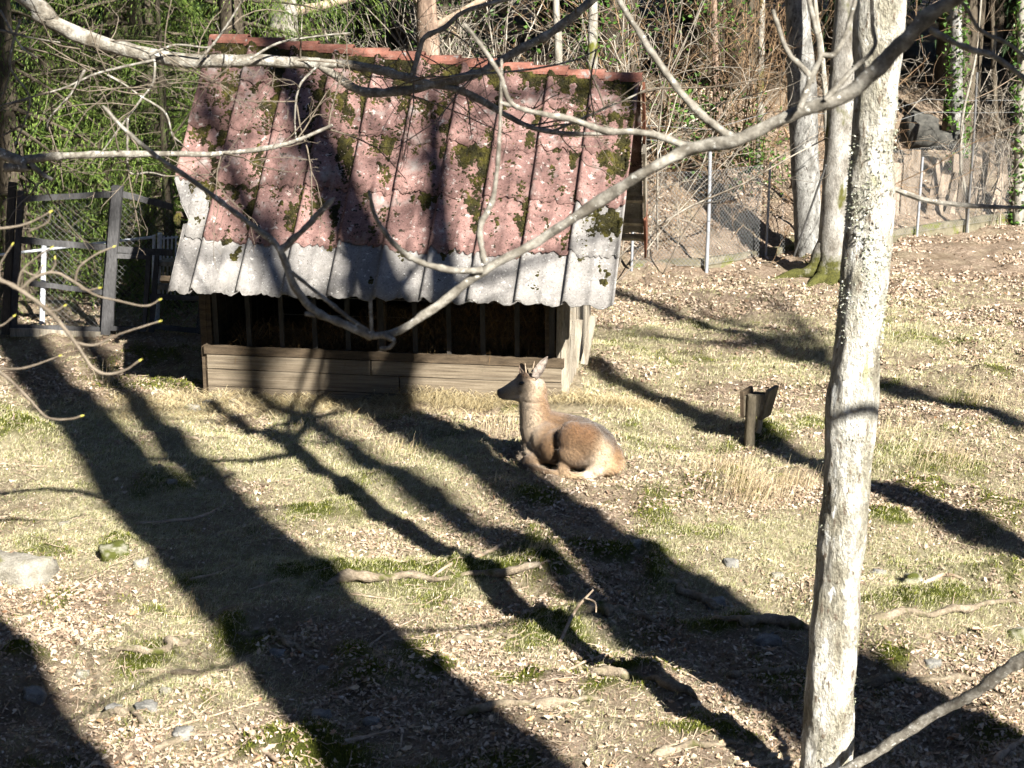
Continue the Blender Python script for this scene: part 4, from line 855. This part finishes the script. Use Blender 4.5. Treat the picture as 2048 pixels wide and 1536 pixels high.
# pale metal stair and rail behind it
st = thing('metal_stair', W3(320, 600, 19.9), 'pale metal railing and small stair with wooden treads behind the timber fence', 'stair')
YS = 19.8
def mbar(nm, a, b, r, m='metal_pale', Y=YS): MB().limb([W3(*a, Y), W3((a[0]+b[0])/2, (a[1]+b[1])/2, Y), W3(*b, Y)], [r]*3, 8, 2, 0).build(nm, M[m], st, smooth=True)
mbar('rail', (-20, 512), (308, 474), .018); mbar('post', (88, 490), (84, 650), .034); mbar('post', (308, 470), (306, 600), .02); mbar('post', (320, 466), (314, 650), .03)
for x in (328, 336, 344, 352): mbar('baluster', (x, 472), (x-2, 600), .011, Y=YS+.1)
mbar('rail', (318, 478), (356, 474), .012, Y=YS+.1)
for y in (524, 570): MB().beam(W3(318, y, YS-.02), W3(362, y+1, YS-.02), .06, .25, (0, 1, 0), .004, 3).build('tread', M['wood_old'], st)

# ------------------------------------------------------------------ salt lick post
q = G(1500, 893); lick = thing('salt_lick_post', q, 'small wooden trough on a round post, right of the deer', 'salt lick')
Yq = q[1]
M['wood_lick'] = noisy('wood_lick', [(.3, (.06, .05, .035)), (.6, (.14, .12, .085)), (.8, (.22, .19, .14))], 9, (1, 1, .4), 60, .5, bd=.006)
MB().limb([W3(1499, 905, Yq), W3(1500, 860, Yq), W3(1503, 800, Yq), W3(1504, 790, Yq)], [.052, .05, .048, .044], 14, 5, .06, 2).build('post', M['wood_lick'], lick, smooth=True)
def lboard(c0, c1, y0, y1, t, m, nm='board'):
    a, b_ = W3(*c0, Yq+y0), W3(*c1, Yq+y0); ax = (b_-a)/2; dv = A([.06, (y1-y0)/2, 0]); nn = nrm(np.cross(ax, dv))
    bb = MB(); bb.box((a+b_)/2+dv, ax, dv, nn*t/2); bb.build(nm, M[m], lick)
lboard((1483, 783), (1484, 836), .0, .19, .035, 'plank_dark', 'side_board'); lboard((1536, 781), (1519, 840), .0, .19, .035, 'wood_lick', 'side_board')
for dy_, top_ in ((.165, 0), (.0, 5)):
    bb = MB(); c = [W3(1488, 788+top_, Yq+dy_), W3(1512, 784+top_, Yq+dy_), W3(1536, 786+top_, Yq+dy_), W3(1519, 834, Yq+dy_), W3(1488, 832, Yq+dy_)]; c2 = [v+A([0, .02, 0]) for v in c]
    bb.add(c+c2, [[0,1,2,3,4],[9,8,7,6,5]], [[0,5,6,1],[1,6,7,2],[2,7,8,3],[3,8,9,4],[4,9,5,0]]); bb.build('end_board', M['wood_lick'], lick)
MB().limb([W3(1517, 865, Yq+.12), W3(1520, 835, Yq+.12)], [.03, .03], 8, 3, .05).build('brace', M['wood_old'], lick)

# ------------------------------------------------------------------ stones, sticks and roots
def rock(px, py, rx, ry, lb, mt='stone', seed=0, grp='stones on the ground', hz=None, Y=None):
    q = G(px, py+ry*.6) if Y is None else W3(px, py, Y); s = proj(q)[2]/F; a = rx*s; c = (hz or ry*1.25)*s; nu, nv = 18, 11
    th = np.linspace(0, 2*math.pi, nu, endpoint=False); ph = np.linspace(.05, math.pi-.05, nv); TH, PH = np.meshgrid(th, ph)
    X = np.sin(PH)*np.cos(TH); Yy = np.sin(PH)*np.sin(TH); Z = np.cos(PH)
    r = 1+.5*fbm(X*1.4+seed, Yy*1.4+Z*1.1+seed*2, seed, 3)+.22*fbm(X*3.5, Z*3.5+Yy*3, seed+9, 2)
    e = .58; V = np.stack([np.sign(X)*np.abs(X)**e*r*a, np.sign(Yy)*np.abs(Yy)**e*r*a*.75, np.sign(Z)*np.abs(Z)**e*r*c], -1)
    i = np.arange(nv-1)[:, None]*nu; j = np.arange(nu)[None]; k = (j+1) % nu
    bb = MB(); bb.add(V, np.stack([i+j, i+nu+j, i+nu+k, i+k], -1).reshape(-1, 4), A([list(range(nu))]), A([list(range(nu*(nv-1), nu*nv))[::-1]]))
    o = bb.build('stone' if rx < 40 else 'boulder', M[mt], smooth=True); o.location = Vector(q+A([0, 0, c*.02])); o.rotation_euler = (U(-.2, .2), U(-.15, .15), U(-.4, .4))
    tag(o, lb, 'stone' if rx < 40 else 'boulder', grp)
for i, a in enumerate([(42,1135,66,34,'large pale boulder with mossy rim at the left edge','stone'), (232,1098,30,17,'moss-topped stone right of the big boulder','stone_moss'), (281,1128,17,13,'round pale stone at the edge of the left shadow','stone'), (345,962,10,6,'small white stone in the upper left shadow','stone'), (130,1046,12,6,'flat pale stone above the big boulder','stone'),
    (165,1345,14,8,'flat white stone low on the left','stone'), (292,1412,24,10,'flat grey slab stone at lower left','stone_dark'), (235,1415,22,8,'grey slab left of the flat slab stone','stone_dark'), (1270,1086,13,9,'pale stone on the shaded step below the deer','stone'), (1826,1158,23,13,'moss-capped stone right of the pale trunk','stone_moss'), (1756,1142,16,8,'grey stone beside the pale trunk','stone_dark'), (1462,1124,16,10,'grey stone at the tip of the central shadow','stone_dark'),
    (1532,1278,26,14,'dark flat stone in shade left of the pale trunk','stone_dark'), (385,815,14,8,'whitish stone at the left shed corner','stone'), (416,806,13,8,'second whitish stone at the left shed corner','stone'), (466,784,12,7,'pale stone against the bottom shed plank','stone'), (434,790,10,5,'small pale stone between the shed stones','stone'), (2040,1268,24,14,'mossy stone at the right edge','stone_moss'), (1868,1325,18,8,'flat grey stone low at right','stone_dark'), (365,1462,22,9,'flat stone in the sunlit lower left','stone_dark'),
    (70,1385,22,12,'dim stone in the lower left shadow','stone_dark'), (640,1428,20,9,'greenish stone in the lower middle shadow','stone_dark'), (745,1440,17,8,'pale green-grey stone lower middle','stone_dark'), (648,1335,14,7,'dim stone in the broad shadow','stone_dark'), (1435,1205,22,8,'dim slab beside the shaded log','stone_dark'), (555,1303,18,9,'stone under the shaded root','stone_dark'), (330,1380,11,8,'white pebble low on the left','stone'), (1555,1150,12,6,'pale stone left of the pale trunk','stone'), (465,800,7,4,'pebble by the shed wall','stone'), (520,808,8,5,'pebble in front of the shed planks','stone')]):
    rock(*a, seed=i+1)
rock(1842, 262, 34, 24, 'dark boulder on the bank above the old palisade', 'rock_black', 61, Y=28.3); rock(1890, 282, 26, 15, 'smaller dark boulder right of the bank boulder', 'rock_black', 66, Y=28.8)
def stick(L_, r, lb, mt='twig', nm='stick', lift=.4, grp='sticks and roots on the ground', r1=None):
    if nm == 'root':
        L0 = A(L_, float); t = np.linspace(0, len(L0)-1, 9); L_ = np.stack([np.interp(t, np.arange(len(L0)), L0[:, i]) for i in (0, 1)], -1)+np.stack([rng.normal(0, 5, 9), rng.normal(0, 3.2, 9)], -1)
    p = [G(x, y) for x, y in L_]; n = len(p); rr = [pxr(v, (r+((r1 if r1 is not None else r*.4)-r)*i/(n-1))*U(.7, 1.2)) for i, v in enumerate(p)]
    if nm == 'root': rr[0] *= .35; rr[-1] *= .4; rr = [q_*(.65+.7*U(0, 1)) for q_ in rr]
    p = [v+A([0, 0, q_*(lift if not (nm == 'root' and i in (0, n-1)) else -.9)]) for i, (v, q_) in enumerate(zip(p, rr))]
    b = MB(); b.limb(p, rr, 9, 8, .28, int(L_[0][0]) % 40); o = b.build(nm, M[mt], smooth=True); tag(o, lb, 'root' if nm == 'root' else 'stick', grp); return o
for a in [([(1045,1068),(1000,1094),(940,1120),(830,1150)], 8, 'pale stripped branch in the sunny middle'), ([(735,1296),(780,1262),(832,1238)], 3, 'thin stick across the lower middle shadow'), ([(105,1205),(150,1175),(192,1150)], 3.5, 'thin straight stick below the boulder'), ([(0,1240),(50,1233),(100,1228)], 3, 'dark twig at the left edge'), ([(118,1260),(60,1283),(-10,1302)], 7, 'pale stick entering from the left edge'),
    ([(270,1050),(380,1040),(430,1022),(452,1000)], 5, 'curved stick in the upper left shadow'), ([(380,1160),(430,1148),(470,1130)], 4, 'short stick in the broad shadow'), ([(250,1522),(330,1462),(400,1440),(520,1405)], 4.5, 'long thin stick at lower left'), ([(420,1522),(470,1500),(512,1478)], 4, 'dark stick at the lower left shadow edge'), ([(505,1470),(530,1505),(562,1526)], 7, 'short dark bent stick at lower left'), ([(0,928),(60,932),(110,934)], 3, 'thin stick below the mossy mound'),
    ([(800,1500),(806,1460),(815,1430)], 3, 'small upright twig at the bottom middle'), ([(640,1180),(700,1188),(790,1200)], 3, 'slender twig below the mossy ridge'), ([(1020,1345),(1000,1370),(1012,1400)], 4, 'crooked twig near the bottom middle'), ([(690,1486),(790,1462),(890,1445),(980,1400)], 4, 'long thin twig along the bottom middle'), ([(1480,1536),(1545,1526),(1580,1518)], 9, 'white birch stick at the foot of the pale trunk'), ([(1990,1530),(2020,1500),(2060,1470)], 9, 'dark stick in the bottom right corner'), ([(960,1105),(900,1130),(850,1165)], 4, 'second pale twig in the sunny middle'), ([(1545,1440),(1530,1400),(1528,1350)], 5, 'dim stick in the shadow left of the pale trunk'),
    ([(1840,1175),(1890,1150),(1940,1165)], 5, 'forked twig right of the moss-capped stone'), ([(1960,1260),(2000,1250),(2050,1238)], 4, 'thin twig at the right edge'), ([(400,880),(320,868),(250,862)], 4, 'pale twig before the shed corner'), ([(560,1160),(500,1180),(430,1200)], 3, 'fine twig in the broad left shadow'), ([(1130,1345),(1180,1320),(1240,1300)], 3, 'fine twig on the central leaf patch')]: stick(*a)
M['root'] = noisy('root', [(.3, (.10, .08, .055)), (.55, (.23, .19, .14)), (.75, (.36, .31, .25))], 9, fine=60, fine_amt=.5, bd=.012, spots=[(7, .52, .68, (.055, .062, .012))])
for a in [([(210,1306),(300,1306),(350,1290),(392,1286)], 11, 'thick pale root at lower left'), ([(255,1346),(350,1350),(450,1345),(560,1346)], 6, 'thin root running across lower left'), ([(160,1442),(230,1426),(270,1432),(302,1456)], 8, 'arched root low on the left'), ([(470,1265),(560,1280),(600,1300),(645,1322)], 10, 'root in the broad shadow'), ([(900,1432),(1000,1415),(1110,1412),(1205,1402)], 13, 'long root near the bottom middle'), ([(1145,1340),(1240,1362),(1320,1366),(1395,1402)], 14, 'undercut mossy root right of the bottom middle', ), ([(1170,1228),(1240,1224),(1325,1246)], 12, 'root on the mossy step'), ([(1330,1160),(1380,1196),(1445,1220)], 13, 'shaded log beside the pale trunk'), ([(1440,1352),(1530,1346),(1600,1340)], 10, 'root in the shade left of the pale trunk'), ([(1720,1246),(1850,1232),(1950,1216),(2060,1200)], 11, 'long mossy root right of the pale trunk'), ([(1730,1372),(1850,1366),(1960,1356)], 10, 'root low at right'), ([(640,1170),(800,1160),(960,1156),(1120,1140)], 12, 'mossy root ridge across the middle'), ([(1300,1510),(1400,1498),(1490,1488)], 11, 'mossy root along the bottom edge'), ([(880,1290),(960,1282),(1040,1270)], 7, 'thin root in the lower middle'), ([(1640,1260),(1500,1248),(1400,1240)], 10, 'shaded root reaching the pale trunk'), ([(300,1500),(380,1478),(480,1462)], 9, 'pale root in the lower left sun')]:
    stick(a[0], a[1]*1.0, a[2], mt='root', nm='root', lift=.9)
p0, p1, p2 = G(1120, 1285), W3(1150, 1222, G(1135, 1250)[1]), W3(1186, 1180, G(1135, 1250)[1])
b = MB(); b.limb([p0, p1, p2], [.013, .011, .006], 8, 6, .12, 5); b.limb([p1+(p2-p1)*.6, W3(1190, 1205, p1[1]-.05), W3(1192, 1225, p1[1]-.1)], [.008, .007, .005], 6, 4, .1)
tag(b.build('stick', M['twig'], smooth=True), 'upright forked stick poking from the leaves in the middle', 'stick', 'sticks and roots on the ground')

# ------------------------------------------------------------------ the deer
Y0 = float(G(1160, 954)[1]); S = proj(A([0, Y0, .2]))[2]/F
dq = lambda x, y, dy: W3(x, y, Y0+dy)
deer = thing('deer', G(1150, 950), 'brown deer lying on the grass with head up, facing left', 'deer')
tb = MB()
def chain(L_, sides=20, sub=5): tb.limb([dq(*q[:3]) for q in L_], [q[3]*S for q in L_], sides, sub, 0, 0)
def ball(x, y, dy, rx, ry=None, rz=None):
    c = dq(x, y, dy); th = np.linspace(0, 2*math.pi, 20, endpoint=False); ph = np.linspace(.05, math.pi-.05, 13); T_, P_ = np.meshgrid(th, ph)
    V = np.stack([np.sin(P_)*np.cos(T_)*rx, np.sin(P_)*np.sin(T_)*(ry or rx), np.cos(P_)*(rz or rx)], -1)*S+c
    i = np.arange(12)[:, None]*20; j = np.arange(20)[None]; k = (j+1) % 20
    tb.add(V, np.stack([i+j, i+20+j, i+20+k, i+k], -1).reshape(-1, 4), A([list(range(20))[::-1]]), A([list(range(240, 260))]))
chain([(1214,912,.14,30), (1200,902,.14,43), (1180,893,.16,50), (1150,888,.22,51), (1120,886,.30,47), (1094,880,.36,40), (1078,866,.38,33)], 24)
ball(1170, 888, -.03, 42, 34, 45); ball(1146, 880, -.04, 30, 26, 40); ball(1150, 906, -.06, 35, 28, 29); ball(1190, 905, .02, 38, 30, 42)
ball(1222, 917, .10, 26, 30, 32); ball(1216, 930, .03, 27, 26, 22); ball(1192, 935, .0, 24, 22, 19); ball(1238, 925, .16, 12, 14, 20)
chain([(1092,876,.36,42), (1080,862,.38,41), (1074,842,.39,36), (1069,818,.40,30.5), (1068,797,.40,27.5), (1069,778,.40,24), (1068,762,.40,20)], 22); chain([(1090,846,.37,26), (1112,850,.33,27), (1140,858,.28,30), (1170,868,.24,33)], 18)
chain([(1074,764,.40,17), (1062,766,.40,20.5), (1048,768,.40,19.5), (1034,773,.40,16), (1020,779,.40,12.8), (1006,785,.40,10.5), (996,788,.40,9.2)], 18)
chain([(1058,788,.40,15), (1056,806,.40,17), (1058,826,.40,21)], 14); chain([(1056,786,.40,15), (1040,792,.40,11), (1022,793,.40,8), (1004,794,.40,6)], 14); ball(1046, 756, .40, 13, 12, 12)
chain([(1068,888,.36,27), (1064,904,.30,20), (1056,914,.26,14)], 14)                       # breast and shoulder
chain([(1092,905,.22,22), (1070,918,.20,15), (1050,923,.18,11.5)], 14); chain([(1049,924,.18,10.5), (1066,934,.13,8), (1092,942,.08,7.5)], 12)
chain([(1060,908,.34,14), (1042,918,.33,11), (1062,926,.30,8)], 12)
ball(1110, 893, .15, 34, 36, 37); ball(1096, 878, .24, 36, 34, 36); chain([(1140,912,-.03,20), (1128,930,-.07,13), (1126,947,-.09,10.5)], 14); chain([(1126,949,-.09,9.5), (1100,946,-.06,7.5), (1072,938,.02,7), (1056,934,.06,6.5), (1046,932,.08,6)], 12)
chain([(1190,948,-.03,9), (1160,952,-.08,8), (1130,950,-.10,7.5)], 12)
to = tb.build('deer_build', M['plank']); rm = to.modifiers.new('r', 'REMESH'); rm.mode = 'VOXEL'; rm.voxel_size = .0095; smm = to.modifiers.new('s', 'SMOOTH'); smm.factor = .5; smm.iterations = 14
bpy.context.view_layer.update(); dme = bpy.data.meshes.new_from_object(to.evaluated_get(bpy.context.evaluated_depsgraph_get())); bpy.data.objects.remove(to)
nv = len(dme.vertices); V = np.empty(nv*3, np.float32); dme.vertices.foreach_get('co', V); V = V.reshape(-1, 3)
anc = [(1150,842,.08,(.075,.047,.027),48), (1190,855,.1,(.048,.032,.021),48), (1222,878,.1,(.045,.03,.02),40), (1178,892,-.14,(.095,.058,.033),34), (1128,880,-.1,(.10,.062,.036),22), (1138,872,-.12,(.125,.080,.046),45), (1160,866,-.12,(.15,.083,.042),32), (1150,896,-.15,(.19,.145,.10),34), (1168,926,-.15,(.075,.053,.037),30), (1135,925,-.12,(.22,.17,.125),30),
       (1208,906,-.12,(.52,.46,.37),32), (1200,925,-.13,(.64,.59,.52),26), (1190,942,-.12,(.78,.76,.73),28), (1212,935,-.1,(.38,.28,.175),28), (1240,912,.0,(.20,.135,.08),34), (1240,935,.05,(.40,.30,.19),24), (1100,880,.1,(.15,.098,.053),45), (1098,905,.08,(.14,.092,.052),32), (1078,912,.15,(.33,.27,.21),22),
       (1058,868,.25,(.40,.37,.33),42), (1095,835,.3,(.17,.11,.062),36), (1054,835,.25,(.40,.37,.33),36), (1088,800,.3,(.19,.127,.075),26), (1056,802,.25,(.43,.40,.36),30), (1064,776,.25,(.46,.42,.37),26), (1046,745,.38,(.17,.11,.066),22), (1032,768,.3,(.29,.27,.25),26), (1012,778,.3,(.22,.205,.19),18), (1000,790,.3,(.14,.125,.115),14), (1035,797,.3,(.40,.38,.35),20), (989,785,.35,(.010,.009,.009),10), (992,792,.35,(.05,.045,.04),7),
       (1050,925,.1,(.115,.088,.068),24), (1085,938,.0,(.22,.17,.125),18), (1124,945,-.15,(.32,.26,.195),22), (1090,940,-.1,(.22,.165,.115),18), (1050,932,.0,(.05,.04,.032),10), (1150,952,-.12,(.33,.27,.2),18)]
num = np.zeros((nv, 3)); den = np.zeros((nv, 1))
for x, y, dy, c, rpx in anc:
    d = np.linalg.norm(V-dq(x, y, dy), axis=1)/(rpx*S); wgt = (np.exp(-2.0*d*d)+1e-6/(1+d*d))[:, None]; num += wgt*A(c); den += wgt
cc = num/den*A([1.0, .87, .72])
at = dme.attributes.new('coat', 'FLOAT_COLOR', 'POINT'); at.data.foreach_set('color', np.hstack([cc, np.ones((nv, 1))]).astype(np.float32).ravel())
dme.polygons.foreach_set('use_smooth', np.ones(len(dme.polygons), bool))
mF, nt, bF = newmat('fur', .85, .15); ca_ = nd(nt, 'Attribute', attribute_name='coat').outputs['Color']; vf = coords(nt, (1, 1, 1)); fz = noise(nt, vf, 75, 6, .8)
nt.links.new(mix(nt, .5, ca_, ramp(nt, fz, [(.3, (.5, .48, .46)), (.5, (1, 1, 1)), (.7, (1.4, 1.4, 1.4))]), 'MULTIPLY'), bF.inputs['Base Color']); bump(nt, bF, fz, .012)
bF.inputs['Sheen Weight'].default_value = .25; bF.inputs['Sheen Roughness'].default_value = .5
dme.materials.clear(); dme.materials.append(mF); link('body', dme, deer)
# short fur following the body
tri = np.empty(len(dme.polygons)*3, np.float32); dme.polygons.foreach_get('normal', tri); PN = tri.reshape(-1, 3); tri = np.empty(len(dme.polygons)*3, np.float32); dme.polygons.foreach_get('center', tri); PC = tri.reshape(-1, 3)
ar = np.empty(len(dme.polygons), np.float32); dme.polygons.foreach_get('area', ar)
li = np.array([p.vertices[0] for p in dme.polygons]); n = 42000; pick = rng.choice(len(PC), n, p=ar/ar.sum()); base = PC[pick]+rng.normal(0, .004, (n, 3)); nn_ = PN[pick]
tail = nrm(dq(1245, 930, .2)-dq(1060, 800, .4)); flow = np.tile(tail*A([1, 1, 0])+A([0, 0, -.45]), (n, 1)); flow = nrm(flow-nn_*np.sum(flow*nn_, 1, keepdims=True)+rng.normal(0, .18, (n, 3)))
px_, py_, _ = proj(base); hl = np.where(px_ < 1030, .007, .024)*U(.6, 1.2, n); sdv = nrm(np.cross(flow, nn_))*.0021
Vf = np.stack([base-sdv-nn_*.001, base+sdv-nn_*.001, base+flow*hl[:, None]+nn_*hl[:, None]*.38], 1)
fm = MB(); fm.add(Vf, np.arange(n)[:, None]*3+A([[0, 1, 2]])); fc = np.repeat(cc[li[pick]]*U(.55, 1.5, (n, 1)), 3, 0)
fo = fm.build('fur', mF, deer, attr={'coat': fc}); fo['kind'] = 'stuff'
# ears, eye
mE = noisy('ear', [(.35, (.12, .095, .08)), (.65, (.40, .35, .31))], 30, fine=90, bd=.002); mEb = noisy('ear_back', [(.3, (.14, .10, .075)), (.7, (.22, .165, .12))], 30, fine=90, bd=.002)
def ear(base, tip, face, wd, mt):
    base, tip = A(base), A(tip); ax = tip-base; L = np.linalg.norm(ax); ax = ax/L; fc_ = nrm(A(face)-ax*np.dot(face, ax)); sd_ = np.cross(ax, fc_); b = MB(); nu, nw = 11, 7; V = []
    for off in (0, .006):
        for i in range(nu):
            t = i/(nu-1); wv = wd*(.35+.65*math.sin(math.pi*min(1, t*.95+.12))**.8) if t < .97 else wd*.1
            for j in range(nw):
                s = (j/(nw-1)*2-1); V.append(base+ax*L*t+sd_*wv*s+fc_*(wv*.75*s*s-off-.02*t*t))
    q = []
    for o, fl in ((0, 0), (nu*nw, 1)):
        for i in range(nu-1):
            for j in range(nw-1):
                a = o+i*nw+j; f = [a, a+1, a+nw+1, a+nw]; q.append(f[::-1] if fl else f)
    b.add(V, q); b.build('ear', mt, deer, smooth=True)
ear(dq(1070, 755, .33), dq(1094, 714, .30), (-.35, -.9, -.1), 9.5*S, mE); ear(dq(1056, 747, .47), dq(1038, 727, .56), (-.5, -.5, .2), 9.5*S, mEb)
mAn = noisy('antler', [(.3, (.30, .22, .15)), (.7, (.45, .36, .27))], 30, fine_amt=.2, bd=0)
for a_, b_ in (((1052,746,.44), (1050,726,.46)), ((1064,744,.36), (1069,722,.355))): MB().limb([dq(*a_), (dq(*a_)+dq(*b_))/2, dq(*b_)], [2.2*S, 1.5*S, .6*S], 7, 3, .05).build('antler_spike', mAn, deer, smooth=True)
eb = MB(); c = dq(1043, 762, .40); th = np.linspace(0, 6.283, 12, endpoint=False); ph = np.linspace(.1, math.pi-.1, 7); T_, P_ = np.meshgrid(th, ph)
mEy, nt, bE = newmat('eye', .15, .6); bE.inputs['Base Color'].default_value = (.01, .007, .005, 1)
for sgn in (-1, 1):
    eb = MB(); cc_ = c+A([0, sgn*18.2*S, 0]); V = np.stack([np.sin(P_)*np.cos(T_)*6.2, np.sin(P_)*np.sin(T_)*3.2, np.cos(P_)*3.6], -1)*S
    V[..., 2] += V[..., 0]*.15; i = np.arange(6)[:, None]*12; j = np.arange(12)[None]; k = (j+1) % 12; eb.add(V+cc_, np.stack([i+j, i+12+j, i+12+k, i+k], -1).reshape(-1, 4)); eb.build('eye', mEy, deer, smooth=True)
